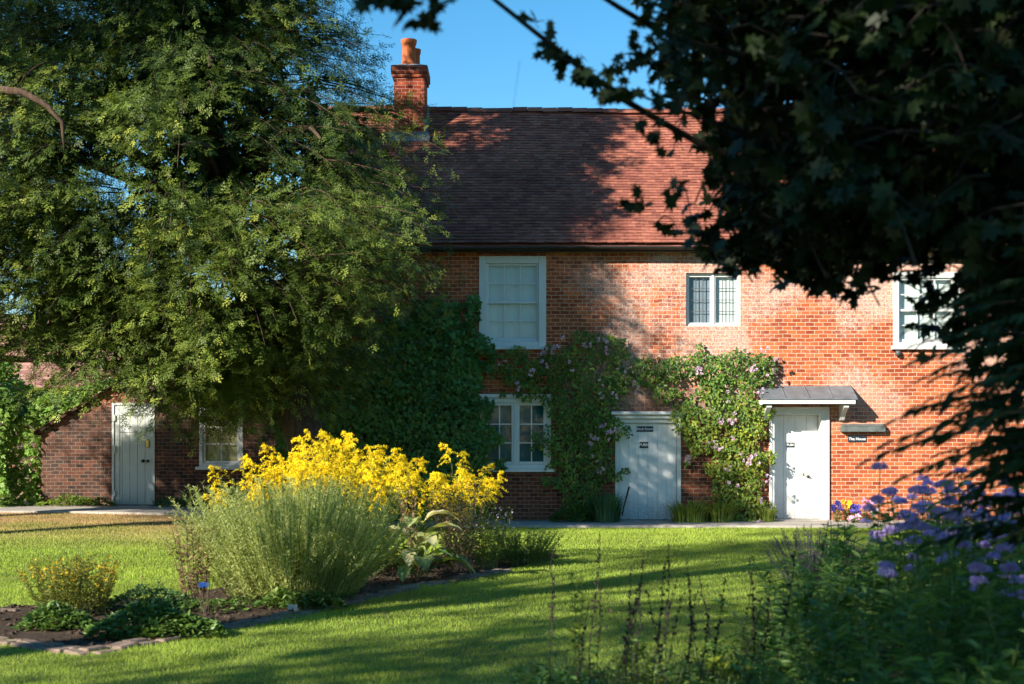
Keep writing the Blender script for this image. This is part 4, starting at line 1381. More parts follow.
# creeper heaped over the end of the lean-to
def creeper():
    g = np.random.default_rng(61)
    root = empty('creeper_mound', 'bright green leafy creeper heaped at the left end of the outbuilding', 'creeper', (-11.0, 29.6, .19))
    n = 25000
    u = rnd_unit(n * 2, g)
    u = u[(u[:, 2] > -.05) & (u[:, 1] < .55)][:n]
    c = np.array([-11.4, 30.0, .1]); rad = np.array([2.3, 1.9, 3.25])
    lump = 1 + .10 * np.sin(u[:, 0] * 7 + 2 * u[:, 2]) + .08 * np.sin(u[:, 2] * 11 + u[:, 0] * 4) + .05 * np.sin(u[:, 0] * 19)
    # squarer than an ellipsoid, with its top running up the lean-to roof
    p = c + np.sign(u) * np.abs(u) ** .72 * rad * (lump * g.uniform(.86, 1.03, len(u)))[:, None]
    k = ~((p[:, 0] > SX0 - .02) & (p[:, 1] < YS + .1)) & ~((p[:, 0] > SX0) & (p[:, 2] < zroof(p[:, 0]) + .05))
    p, u = p[k], u[k]
    # and a thick rug on the roof slope itself
    m = 5200
    x = SX0 - .1 + 1.75 * g.uniform(0, 1, m) ** 1.3; y = g.uniform(YS - .05, YS + 3, m)
    q = np.stack([x, y, zroof(x) + .08 + g.uniform(0, .62, m) * np.clip(1.1 - (x - SX0) / 1.7, .12, 1)], 1)
    p = np.concatenate([p, q]); u = np.concatenate([u, np.tile([-.2, -.6, .8], (m, 1))])
    n = len(p)
    mb = MB()
    mb.cloud(IVY, p, np.stack([g.normal(0, .6, n), g.normal(-.3, .4, n), g.normal(-.6, .4, n)], 1), u + g.normal(0, .35, (n, 3)), .105 * g.uniform(.6, 1.3, n), np.clip(g.beta(2, 2, n), 0, 1))
    mb.build('foliage', M['ivy_light'], root)
    core = MB(); q = np.linspace(0, 1, 10)
    for k in range(9):
        a = g.uniform(-2.8, -.3)
        e = c + np.array([math.cos(a) * 1.9, math.sin(a) * 1.6, g.uniform(1.2, 2.7)])
        o = np.array([-11.3 + g.normal(0, .4), 29.6, .15])
        core.tube(o + (e - o) * q[:, None] + np.array([0, 0, .4]) * np.sin(q * 3.14)[:, None], np.linspace(.04, .01, 10), 5)
    core.build('stems', M['twig'], root)
creeper()

# ------------------------------------------------------------------ the flower bed


def plume_mesh(g):
    mb = MB()
    ax = np.array([(0, 0, 0), (.01, 0, .12), (.03, 0, .22), (.07, 0, .30), (.12, 0, .34)])
    mb.tube(ax, [.004, .0035, .003, .002, .001], 4, 1)
    pos = []; nb = 17
    for i in range(nb):
        t = .12 + .86 * i / nb
        u = t * 4; k = min(int(u), 3); b = ax[k] + (ax[k + 1] - ax[k]) * (u - k)
        a = g.uniform(0, 6.28); L = .17 * (1.05 - t) ** .6 * g.uniform(.7, 1.1)
        d = np.array([math.cos(a) + .35, math.sin(a), 0]); d /= np.linalg.norm(d)
        s = np.linspace(.1, 1, 15)[:, None]
        q = b + d * L * s + np.array([0, 0, 1.]) * (.75 * s - .85 * s * s) * L
        pos.append(np.repeat(q, 4, 0) + np.abs(g.normal(0, .007, (60, 3))) * np.array([1, 1, 1.3]) + g.normal(0, .004, (60, 3)))
    pos = np.concatenate(pos); n = len(pos)
    mb.cloud(([(-.5, 0, 0), (0, -.5, .1), (.5, 0, 0), (0, .5, .1)], [(0, 1, 2, 3)]), pos, rnd_unit(n, g), np.array([0, 0, 1.]) + g.normal(0, .6, (n, 3)), .0115 * g.uniform(.6, 1.2, n), g.uniform(0, 1, n))
    return mb.mesh('flower_plume', [M['gold'], M['gold_leaf']])

gp = np.random.default_rng(71)
PLUMES = [plume_mesh(gp) for _ in range(4)]


def goldenrod(label, loc, n, base_r, h, spread, nplume, seed, hv=.14, lean=(0, 0)):
    g = np.random.default_rng(seed)
    root = empty('goldenrod', label, 'goldenrod', loc, local=True)
    P = stem_set(g, n, base_r, h, hv, spread, 6, 1.4, lean)
    P[:, :, 2] *= (1.16 - .42 * np.hypot(P[:, 0, 0], P[:, 0, 1]) ** 2 / base_r ** 2)[:, None]
    sm = MB(); add_stems(sm, P, .006, .0035, .4); sm.build('stems', M['stem_green'], root)
    lf = MB(); stem_leaves(lf, P, g, 34, LANCE, .125, .35, .25, .12, .97, .35); lf.build('foliage', M['gold_leaf'], root)
    tips = P[:, -1]; ks = np.argsort(-tips[:, 2] + g.normal(0, .1, n))[:nplume]
    for i in ks:
        o = bpy.data.objects.new('flower_plume', PLUMES[int(g.integers(4))]); COL.objects.link(o); o.parent = root
        o.location = tips[i] - np.array([0, 0, .06])
        d = P[i, -1, :2] - P[i, 0, :2]
        o.rotation_euler = (g.normal(0, .15), g.uniform(.0, .3), math.atan2(d[1], d[0]) + g.normal(0, .6))
        s = g.uniform(.9, 1.3); o.scale = (s, s, s)
    return root

def bz(x, y): return float(gz(x, y)) + .012
goldenrod('large goldenrod clump in full yellow flower behind the feathery shrub', (-2.0, 16.9, bz(-2.35, 16.9)), 125, .85, 1.02, .32, 100, 72, .26)
goldenrod('smaller goldenrod clump with a few plumes in front of the window sill', (-.72, 18.2, bz(-.7, 18.2)), 24, .30, .92, .34, 22, 73, .24)
goldenrod('single short goldenrod tuft left of the feathery shrub', (-3.38, 17.6, bz(-3.4, 17.6)), 6, .12, 1.0, .1, 5, 74, .1)


def shrub_feather():
    g = np.random.default_rng(81)
    root = empty('feathery_shrub', 'large pale green feathery shrub in the middle of the flower bed', 'shrub', (-2.16, 13.95, .012), local=True)
    P = stem_set(g, 700, .60, 1.0, .26, .55, 7, 1.15)
    sm = MB(); add_stems(sm, P, .004, .0018, .5); sm.build('stems', M['stem_green'], root)
    lf = MB(); stem_leaves(lf, P, g, 130, ([(-.055, 0, 0), (.055, 0, 0), (.05, .6, .02), (0, 1, -.02), (-.05, .6, .02)], [(0, 1, 2, 3, 4)]), .055, .6, -.1, .10, 1., .15, (.0, .9))
    lf.build('foliage', M['feather'], root)
shrub_feather()


def leafy_mound(name, label, cat, loc, rx, ry, h, n, size, mat, tm=OVATE, seed=1, flowers=None, nfl=0, group=None, fs=.02):
    g = np.random.default_rng(seed)
    root = empty(name, label, cat, loc, group, local=True)
    a = g.uniform(0, 6.283, n); r = np.sqrt(g.uniform(0, 1, n))
    ed = 1 + .14 * np.sin(3 * a + seed) + .10 * np.sin(7 * a + 2 * seed)
    x, y = rx * r * np.cos(a) * ed, ry * r * np.sin(a) * ed
    lump = .75 + .25 * np.sin(x * 9 + seed) * np.sin(y * 8 + 1)
    z = h * (1 - r ** 2.4) * lump * g.uniform(.55, 1., n) + .015
    rad = np.stack([x / rx, y / ry, .25 + 0 * x], 1)
    mb = MB()
    mb.cloud(tm, np.stack([x, y, z], 1), rad + g.normal(0, .7, (n, 3)) * np.array([1, 1, .4]), np.array([0, 0, 1.]) + rad * .35 + g.normal(0, .35, (n, 3)), size * g.uniform(.6, 1.25, n), g.uniform(0, 1, n))
    mb.build('foliage', M[mat], root)
    ns = 30
    P = stem_set(g, ns, min(rx, ry) * .6, h * .85, .2, .5, 4)
    sm = MB(); add_stems(sm, P, .004, .002); sm.build('stems', M['stem_green'], root)
    if flowers:
        fm = MB(); k = g.choice(n, nfl); c = np.stack([x[k], y[k], z[k] + .02], 1)
        fm.cloud(FLOWER, c, rnd_unit(nfl, g), np.array([0, -.3, 1.]) + g.normal(0, .4, (nfl, 3)), fs * g.uniform(.7, 1.2, nfl), g.uniform(0, 1, nfl))
        fm.build('flowers', M[flowers], root)
    return root

leafy_mound('ground_cover_plant', 'wide low mound of fresh green leaves at the corner of the brick edging', 'ground cover', (-2.92, 11.55, .012), .52, .42, .27, 2300, .065, 'cover', OVATE, 2)
leafy_mound('ground_cover_plant', 'smaller low leafy mound under the yellow flowered bush', 'ground cover', (-3.78, 11.9, .012), .30, .26, .22, 1100, .060, 'cover', OVATE, 3)
leafy_mound('ground_cover_plant', 'low leaves spilling over the edging below the feathery shrub', 'ground cover', (-1.95, 13.25, .012), .40, .22, .20, 1000, .055, 'cover', OVATE, 4)
leafy_mound('ground_cover_plant', 'thin scatter of low leaves between bare soil and the dried plant', 'ground cover', (-2.85, 13.1, .012), .42, .3, .12, 420, .05, 'cover', OVATE, 5)
leafy_mound('ground_cover_plant', 'low greenery at the far right tip of the flower bed', 'ground cover', (.05, 18.4, .012), .55, .55, .17, 1300, .05, 'cover', LANCE, 6)
leafy_mound('ground_cover_plant', 'low leaves behind the leafy mounds and in front of the sunlit lawn', 'ground cover', (-3.35, 13.2, .012), .5, .32, .24, 1000, .05, 'strap_dark', OVATE, 8)


def bush(name, label, cat, loc, n, base_r, h, spread, m, tm, size, mat, seed, flower=None, nfl=0, fs=.02, up=.6, stem='stem_green', sr=.003, tops=True):
    g = np.random.default_rng(seed)
    root = empty(name, label, cat, loc, local=True)
    P = stem_set(g, n, base_r, h, .18, spread, 6, 1.3)
    sm = MB(); add_stems(sm, P, sr, sr * .5); sm.build('stems', M[stem], root)
    lf = MB(); stem_leaves(lf, P, g, m, tm, size, up, 0., .15, 1., .2); lf.build('foliage', M[mat], root)
    if flower:
        pos, tan, t = along(P, g, nfl, .75, 1.)
        k = len(pos)
        fm = MB(); fm.cloud(FLOWER, pos + g.normal(0, .015, (k, 3)), rnd_unit(k, g), np.array([0, -.3, 1.]) + g.normal(0, .5, (k, 3)), fs * g.uniform(.6, 1.2, k), g.uniform(0, 1, k))
        fm.build('flowers', M[flower], root)
    return root

bush('yellow_flowered_bush', 'olive green bush dotted with small yellow flowers at the left edge of the bed', 'bush', (-3.95, 12.9, .012), 120, .32, .47, .38, 34, LANCE, .055, 'olive', 91, 'yellow_fl', 3, .013)
bush('low_herb', 'soft low green herb on the right tip of the bed by the lawn', 'herb', (.12, 17.9, .012), 160, .30, .42, .55, 30, LANCE, .05, 'cover', 92)
bush('low_herb', 'spindly herb with tiny pale flowers beside the withered seed heads', 'herb', (-.35, 17.3, .012), 60, .18, .70, .35, 22, LANCE, .06, 'gold_leaf', 93, 'phlox_pale', 2, .012)
bush('dried_plant', 'withered brown upright plant left of the feathery shrub', 'plant', (-3.02, 13.6, .012), 26, .10, .78, .18, 22, OVATE, .06, 'dry', 94, None, 0, .02, .5, 'twig', .005)
bush('dried_plant', 'tangle of brown withered seed heads right of the goldenrod', 'plant', (-.62, 17.0, .012), 60, .16, .98, .34, 20, OVATE, .045, 'dry', 95, None, 0, .02, .6, 'twig', .004)
bush('bare_twigs', 'few bare branching twigs standing in the soil before the feathery shrub', 'twigs', (-2.72, 12.75, .012), 9, .05, .40, .7, 2, LANCE, .03, 'dry', 96, None, 0, .02, .6, 'twig', .005)


def big_leaf_plant():
    g = np.random.default_rng(101)
    root = empty('large_leaved_plant', 'large leaved plant with fading pale leaves and brown seed stalks', 'plant', (-1.05, 15.9, .012), local=True)
    nu, nv = 9, 5
    for i in range(19):
        L = g.uniform(.40, .62); W = L * g.uniform(.40, .50)
        a = g.uniform(0, 6.283); el0 = g.uniform(.35, 1.35); z0 = 0.04 if i < 12 else g.uniform(.25, .62)
        st = g.uniform(.10, .26) if i < 12 else .08
        pts = []; x = .02; z = z0; el = el0
        for q in range(4): pts.append((x, z)); x += st / 4 * math.cos(el); z += st / 4 * math.sin(el)
        mb = MB()
        mb.tube(np.array([(px_ * math.cos(a), px_ * math.sin(a), pz) for px_, pz in pts + [(x, z)]]), .006, 5)
        V = []
        for u in range(nu):
            t = u / (nu - 1)
            w = W * .5 * (math.sin(math.pi * min(1, (t * .93 + .07)) ** .8) ** .75) * (1 if t < .99 else .05)
            for v in range(nv):
                s = (v / (nv - 1) - .5) * 2
                zz = z + .16 * w * abs(s) * 2 - .012 * math.sin(t * 16 + abs(s) * 2) * abs(s)
                r_ = x; b = s * w
                V.append((r_ * math.cos(a) - b * math.sin(a), r_ * math.sin(a) + b * math.cos(a), max(.02, zz)))
            x += L / nu * math.cos(el); z += L / nu * math.sin(el); el -= .24 + .05 * g.normal()
        ti = g.uniform(0, .5) if i < 12 else g.uniform(.6, 1)
        mb.add(V, [(u * nv + v, u * nv + v + 1, (u + 1) * nv + v + 1, (u + 1) * nv + v) for u in range(nu - 1) for v in range(nv - 1)], ti)
        mb.build('leaf', M['bigleaf'], root, smooth=True)
    P = stem_set(g, 7, .12, 1.05, .15, .22, 7)
    sh = MB(); add_stems(sh, P, .008, .004); pos, tan, t = along(P, g, 26, .5, 1.)
    k = len(pos); sh.cloud(OVATE, pos, rnd_unit(k, g), rnd_unit(k, g), .05 * g.uniform(.5, 1.2, k), g.uniform(0, .6, k)); sh.build('seed_stalks', M['dry'], root)
big_leaf_plant()

def clods():
    g = np.random.default_rng(103); mb = MB()
    for poly, n in ((BED, 2600), (BORDER, 900)):
        P = np.array(poly); q = g.uniform(P.min(0), P.max(0), (n * 3, 2)); q = q[inpoly(q[:, 0], q[:, 1], poly)][:n]
        m = len(q)
        T = ([(1, 0, 0), (0, 1, 0), (-1, 0, 0), (0, -1, 0), (0, 0, .8), (.5, .5, .5)], [(0, 5, 4), (5, 1, 4), (1, 2, 4), (2, 3, 4), (3, 0, 4), (0, 1, 5)])
        mb.cloud(T, np.column_stack([q, np.full(m, .014)]), rnd_unit(m, g) * np.array([1, 1, .2]), np.array([0, 0, 1.]) + g.normal(0, .3, (m, 3)), .028 * g.uniform(.2, 1.2, m) ** 1.5, .5)
    tag(mb.build('soil_clods', M['soil']), 'loose crumbs of dark soil in the flower beds', 'soil', kind='stuff')
clods()

def fallen():
    g = np.random.default_rng(107); mb = MB(); n = 260
    y = g.uniform(8.6, 25, n); x = g.uniform(-1, 1, n) * .37 * y
    k = ~inpoly(x, y, BED); x, y = x[k], y[k]; n = len(x)
    mb.cloud(OVATE, np.stack([x, y, gz(x, y) + .03], 1), rnd_unit(n, g) * np.array([1, 1, .2]), np.array([0, 0, 1.]) + g.normal(0, .35, (n, 3)), .05 * g.uniform(.5, 1.2, n), g.uniform(0, 1, n))
    tag(mb.build('fallen_leaves', M['dry']), 'small dry leaves scattered on the lawn', 'leaves', kind='stuff')
fallen()

# plant markers
def marker(label, cat, loc, mat, rz, col_h=.16):
    root = empty('plant_label', label, cat, loc, None, rz, local=True)
    mb = MB(); mb.box(-.004, .004, -.003, .003, 0, col_h); mb.build('stake', M['black'], root)
    mb = MB()
    c, s = math.cos(.6), math.sin(.6)
    for_ = [(-.045, -.03), (.045, -.03), (.045, .03), (-.045, .03)]
    v = [(x, -y_ * s * .6 - .006, col_h + y_ * c) for x, y_ in for_] + [(x, -y_ * s * .6, col_h + y_ * c) for x, y_ in for_]
    mb.add(v, [(0, 1, 2, 3), (7, 6, 5, 4), (0, 4, 5, 1), (1, 5, 6, 2), (2, 6, 7, 3), (3, 7, 4, 0)])
    mb.build('plate', mat, root)
marker('blue plant label pushed into the bed beside the dried plant', 'plant label', (-2.83, 13.05, .012), plain('blue_label', (.03, .12, .45), .4), .3, .24)
marker('white plant label in the soil by the brick edging', 'plant label', (-1.98, 12.85, .012), plain('white_label', (.7, .7, .68), .5), -.2, .06)

# ------------------------------------------------------------------ plants along the house foot
def strap(name, label, cat, loc, n, L, w, mat, seed, base=.22, spread=(.15, .9), tint=(0, 1)):
    g = np.random.default_rng(seed); root = empty(name, label, cat, loc, local=True)
    mb = MB(); fountain(mb, g, n, L, w, spread, base, tint); mb.build('foliage', M[mat], root)
    return root
strap('strap_leaved_plant', 'yellow green clump of strap leaves right of the signed door', 'plant', (3.30, YW - .42, .045), 330, .50, .020, 'strap', 111, .36, (.35, 1.2))
strap('strap_leaved_plant', 'second yellow green strap leaved clump under the arching rose', 'plant', (3.85, YW - .40, .045), 240, .46, .020, 'strap', 112, .26, (.35, 1.2))
strap('strap_leaved_plant', 'small bright tuft at the left foot of the canopied door', 'plant', (4.76, YW - .38, .045), 110, .30, .020, 'strap', 113, .12)
strap('strap_leaved_plant', 'dark green arching clump left of the signed door', 'plant', (1.75, YW - .45, .045), 300, .58, .022, 'strap_dark', 114, .26)
leafy_mound('leafy_plant', 'dark leafy mound below the climbing rose by the window', 'plant', (1.15, YW - .42, .045), .48, .3, .42, 1300, .06, 'cover', OVATE, 115)
leafy_mound('leafy_plant', 'low dark greenery at the foot of the outbuilding left of its door', 'plant', (at(80, 0, YS).x, YS - .3, gs + .04), .75, .25, .26, 900, .07, 'rose_leaf', OVATE, 116)
strap('strap_leaved_plant', 'grassy fringe under the outbuilding window', 'plant', (at(180, 0, YS).x, YS - .25, gs + .04), 260, .26, .015, 'strap_dark', 117, .5)

def pansy(label, loc, mat, n, seed, h=.26, fs=.055):
    g = np.random.default_rng(seed); root = empty('bedding_flower', label, 'flower', loc, local=True)
    P = stem_set(g, n, .08, h, .25, .25, 5)
    sm = MB(); add_stems(sm, P, .004, .003); sm.build('stems', M['stem_green'], root)
    lf = MB(); stem_leaves(lf, P, g, 16, OVATE, .06, .3, 0, .0, .75, 0); lf.build('foliage', M['cover'], root)
    for i in range(n):
        fm = MB(); c = P[i, -1]
        k = 3
        fm.cloud(FLOWER, np.tile(c, (k, 1)) + g.normal(0, .012, (k, 3)), rnd_unit(k, g), np.array([0, -1., .5]) + g.normal(0, .4, (k, 3)), fs * g.uniform(.8, 1.15, k), g.uniform(0, 1, k))
        fm.build('flower_head', M[mat], root)
pansy('deep blue bedding flower close to the right door frame', (at(838, 0, 26.4).x, 26.4, .045), 'pansy_blue', 6, 121, .33)
pansy('yellow bedding flower behind the blue ones', (at(845, 0, 26.55).x, 26.55, .045), 'pansy_yellow', 4, 122, .36)
pansy('dark violet bedding flower between yellow and pink blooms', (at(853, 0, 26.4).x, 26.35, .045), 'pansy_blue', 6, 123, .27)
pansy('pink bedding flower with one large tall bloom', (at(862, 0, 26.4).x, 26.4, .045), 'pansy_pink', 3, 124, .33, .07)
pansy('low pink bedding flower at the path edge', (at(855, 0, 26.1).x, 26.0, .045), 'pansy_pink', 4, 125, .12)
pansy('pale lilac bedding flower right of the pink ones', (at(869, 0, 26.4).x, 26.3, .045), 'phlox_pale', 4, 126, .22)

bs = MB(); bs.tube([at(622, 516, 26.55), at(624, 506, 26.6), at(629, 487, 26.72)], [.012, .013, .02], 7)
tag(bs.build('garden_stick', M['stem_dark']), 'thin dark stick leaning on the signed white door', 'stick')

# ------------------------------------------------------------------ right-hand border
def phlox_proto(seed, n, h, heads, label, name='phlox', mat='phlox', lf_mat='phlox_leaf', leaf=.15, fsz=.016, base=.14, spread=.2, cat='phlox', m=34):
    g = np.random.default_rng(seed)
    root = empty(name, label, cat, local=True)
    P = stem_set(g, n, base, h, .15, spread, 6, 1.4)
    sm = MB(); add_stems(sm, P, .0055, .003); sm.build('stems', M['stem_green'], root)
    lf = MB(); stem_leaves(lf, P, g, m, LANCE, leaf, .35, .12, .12, .96, .3); lf.build('foliage', M[lf_mat], root)
    for i in range(min(heads, n)):
        c = P[i, -1]; k = 46
        u = rnd_unit(k, g); u[:, 2] = np.abs(u[:, 2]) * .8
        fm = MB(); fm.cloud(FLOWER, c + u * np.array([.043, .043, .040]) * g.uniform(.6, 1.05, (k, 1)), rnd_unit(k, g), u + g.normal(0, .25, (k, 3)), fsz * g.uniform(.75, 1.15, k), g.uniform(0, 1, k))
        fm.build('flower_head', M[mat], root)
    return root

PH = 'purple flowered phlox massed in the right hand border'
PHG = 'purple phlox massed in the right border'
protos = [phlox_proto(131, 15, 1.26, 14, PH, base=.2), phlox_proto(132, 16, 1.14, 14, PH, base=.2, spread=.26), phlox_proto(133, 14, 1.36, 12, PH, base=.18)]
spots = [(2.0, 7.0), (2.45, 7.3), (2.2, 7.9), (2.75, 8.2), (2.55, 6.6), (3.0, 7.2), (3.2, 8.0), (3.4, 9.2), (2.9, 9.1), (2.05, 7.5), (2.15, 6.1), (2.6, 9.9), (3.7, 8.6), (3.55, 10.2), (2.45, 8.6), (2.3, 8.0), (2.6, 8.9), (3.1, 10.2), (2.75, 9.5)]
g = np.random.default_rng(140)
for i, (x, y) in enumerate(spots):
    o = protos[i] if i < 3 else copy_tree(protos[i % 3])
    o['group'] = PHG
    o.location = (x + .22, y, .012); o.rotation_euler = (0, 0, g.uniform(0, 6.28)); s = g.uniform(.82, 1.0); o.scale = (s, s, s)
t = phlox_proto(141, 3, 1.30, 3, 'tallest thin phlox with its flower head standing clear against orange brick', base=.06, spread=.22, m=14)
t.location = (2.06, 8.1, .012)
t = phlox_proto(142, 5, 1.34, 5, 'pale lilac phlox at the right edge behind the purple ones', mat='phlox_pale', base=.12)
t.location = (3.45, 9.8, .012)
FL = 'leafy green perennial without flowers filling the front of the right border'
FLG = 'leafy perennials in the right border'
fp = [phlox_proto(151, 14, .86, 0, FL, 'leafy_perennial', leaf=.16, base=.22, spread=.35, cat='perennial', m=44), phlox_proto(152, 16, .72, 0, FL, 'leafy_perennial', leaf=.15, base=.24, spread=.4, cat='perennial', m=44)]
spots = [(1.75, 6.6), (2.1, 6.6), (1.5, 5.9), (1.85, 5.6), (2.3, 5.5), (2.6, 6.0), (1.6, 7.4), (1.45, 6.9), (1.2, 6.3), (2.0, 5.0), (2.4, 5.1), (1.75, 8.3), (1.95, 9.2), (2.25, 10.3), (2.6, 11.2), (2.9, 11.0), (3.2, 10.9), (2.1, 9.7)]
for i, (x, y) in enumerate(spots):
    o = fp[i] if i < 2 else copy_tree(fp[i % 2])
    o['group'] = FLG
    o.location = (x, y, .012); o.rotation_euler = (0, 0, g.uniform(0, 6.28)); s = g.uniform(.7, 1.05) * (.8 if x < 1.7 else 1); o.scale = (s, s, s)

# lavender gone over
def lavender():
    g = np.random.default_rng(161)
    root = empty('lavender_bush', 'spiky grey lavender bush gone to seed at the lawn corner of the border', 'lavender', (2.78, 12.9, .012), local=True)
    P = stem_set(g, 260, .17, .68, .2, .46, 5, 1.2)
    sm = MB(); add_stems(sm, P, .0025, .0018); sm.build('stems', M['lav'], root)
    lf = MB(); stem_leaves(lf, P, g, 46, NEEDLE, .05, .9, 0, .05, .62, 0); lf.build('foliage', M['lav'], root)
    fl = MB(); stem_leaves(fl, P, g, 14, OVATE, .016, .8, 0, .84, 1., 0); fl.build('flower_spikes', M['lav_fl'], root)
lavender()

# dry seed stalks in front of the lawn
def stalk_proto(seed, h, label):
    g = np.random.default_rng(seed)
    root = empty('seed_stalk', label, 'seed stalk', local=True)
    P = stem_set(g, 1, .01, h, .0, .16, 9, 1.6)
    sd_ = MB(); add_stems(sd_, P, .0042, .0018); m = 30
    pos, tan, t = along(P, g, m, .48, 1.)
    dd = rnd_unit(m, g) + np.array([0, 0, .6])
    sd_.cloud(OVATE, pos, dd, rnd_unit(m, g), .034 * g.uniform(.6, 1.1, m) * (1.25 - .6 * t), g.uniform(0, .5, m))
    sd_.cloud(OVATE, pos, dd, rnd_unit(m, g), .030 * g.uniform(.6, 1.1, m) * (1.25 - .6 * t), g.uniform(0, .5, m))
    sd_.build('stalk', M['stem_dark'], root)
    lf = MB(); stem_leaves(lf, P, g, 9, LANCE, .08, .3, .3, .05, .5, .3); lf.build('foliage', M['phlox_leaf'], root)
    return root
SK = 'thin dark seed stalk standing before the shaded lawn'
SKG = 'dark seed stalks before the lawn'
sp = [stalk_proto(171, 1.02, SK), stalk_proto(172, .92, SK), stalk_proto(173, 1.10, SK), stalk_proto(174, .84, SK)]
px_list = [553, 575, 590, 600, 612, 618, 632, 640, 652, 655, 668, 676, 684, 695, 706, 712, 722, 735, 742, 750, 758, 764, 776, 700, 660, 628]
for i, p in enumerate(px_list):
    o = sp[i] if i < 4 else copy_tree(sp[i % 4])
    o['group'] = SKG
    y = g.uniform(7.1, 8.7); x = (p - 512) * y / F - .02
    o.location = (x, y, .0); o.rotation_euler = (0, 0, g.normal(0, .9)); s = g.uniform(.84, 1.12); o.scale = (s, s, s)
o = copy_tree(sp[2]); o['label'] = 'tallest seed stalk leaning right up to the canopied door'; o['group'] = SKG
o.location = (1.58, 8.2, 0); o.rotation_euler = (0, .10, 0); o.scale = (1.1, 1.1, 1.12)
# one leafy green spire among them
bush('leafy_spire', 'upright dark green leafy spire among the seed stalks', 'plant', (.37, 7.9, 0), 2, .02, .92, .05, 80, OVATE, .055, 'rose_leaf', 175, None, 0, .02, .2)

# low mixed leaves at the bottom of the picture
LM = 'low mixed leafy plant at the front of the border below the seed stalks'
LMG = 'low leafy plants along the front of the border'
lp = [leafy_mound('border_plant', LM, 'plant', (0, 0, 0), .30, .26, .36, 480, .055, 'phlox_leaf', OVATE, 181), leafy_mound('border_plant', LM, 'plant', (0, 0, 0), .26, .24, .30, 420, .05, 'cover', LANCE, 182),
      leafy_mound('border_plant', LM, 'plant', (0, 0, 0), .28, .22, .40, 360, .06, 'rose_leaf', OVATE, 183)]
spots = [(.28, 8.7), (.52, 8.9), (.78, 9.1), (1.0, 8.7), (1.25, 9.2), (1.25, 8.3), (.32, 8.2), (.6, 8.3), (.85, 8.2), (1.1, 7.9), (1.45, 8.8), (1.6, 9.3), (1.9, 10.2), (2.15, 11.3), (2.45, 12.0), (1.5, 7.9), (2.9, 12.2), (3.2, 12.8)]
for i, (x, y) in enumerate(spots):
    o = lp[i] if i < 3 else copy_tree(lp[i % 3])
    o['group'] = LMG
    o.location = (x, y, 0.01); o.rotation_euler = (0, 0, g.uniform(0, 6.28)); s = g.uniform(.75, 1.1); o.scale = (s, s, s * g.uniform(.75, 1.15))
t = phlox_proto(191, 2, .50, 1, 'single low purple bloom near the bottom of the right border', 'cranesbill', fsz=.026, base=.03, spread=.12, cat='flower', m=8)
p = at(834, 662, 6.4); t.location = (p.x - .01, 6.4, 0)


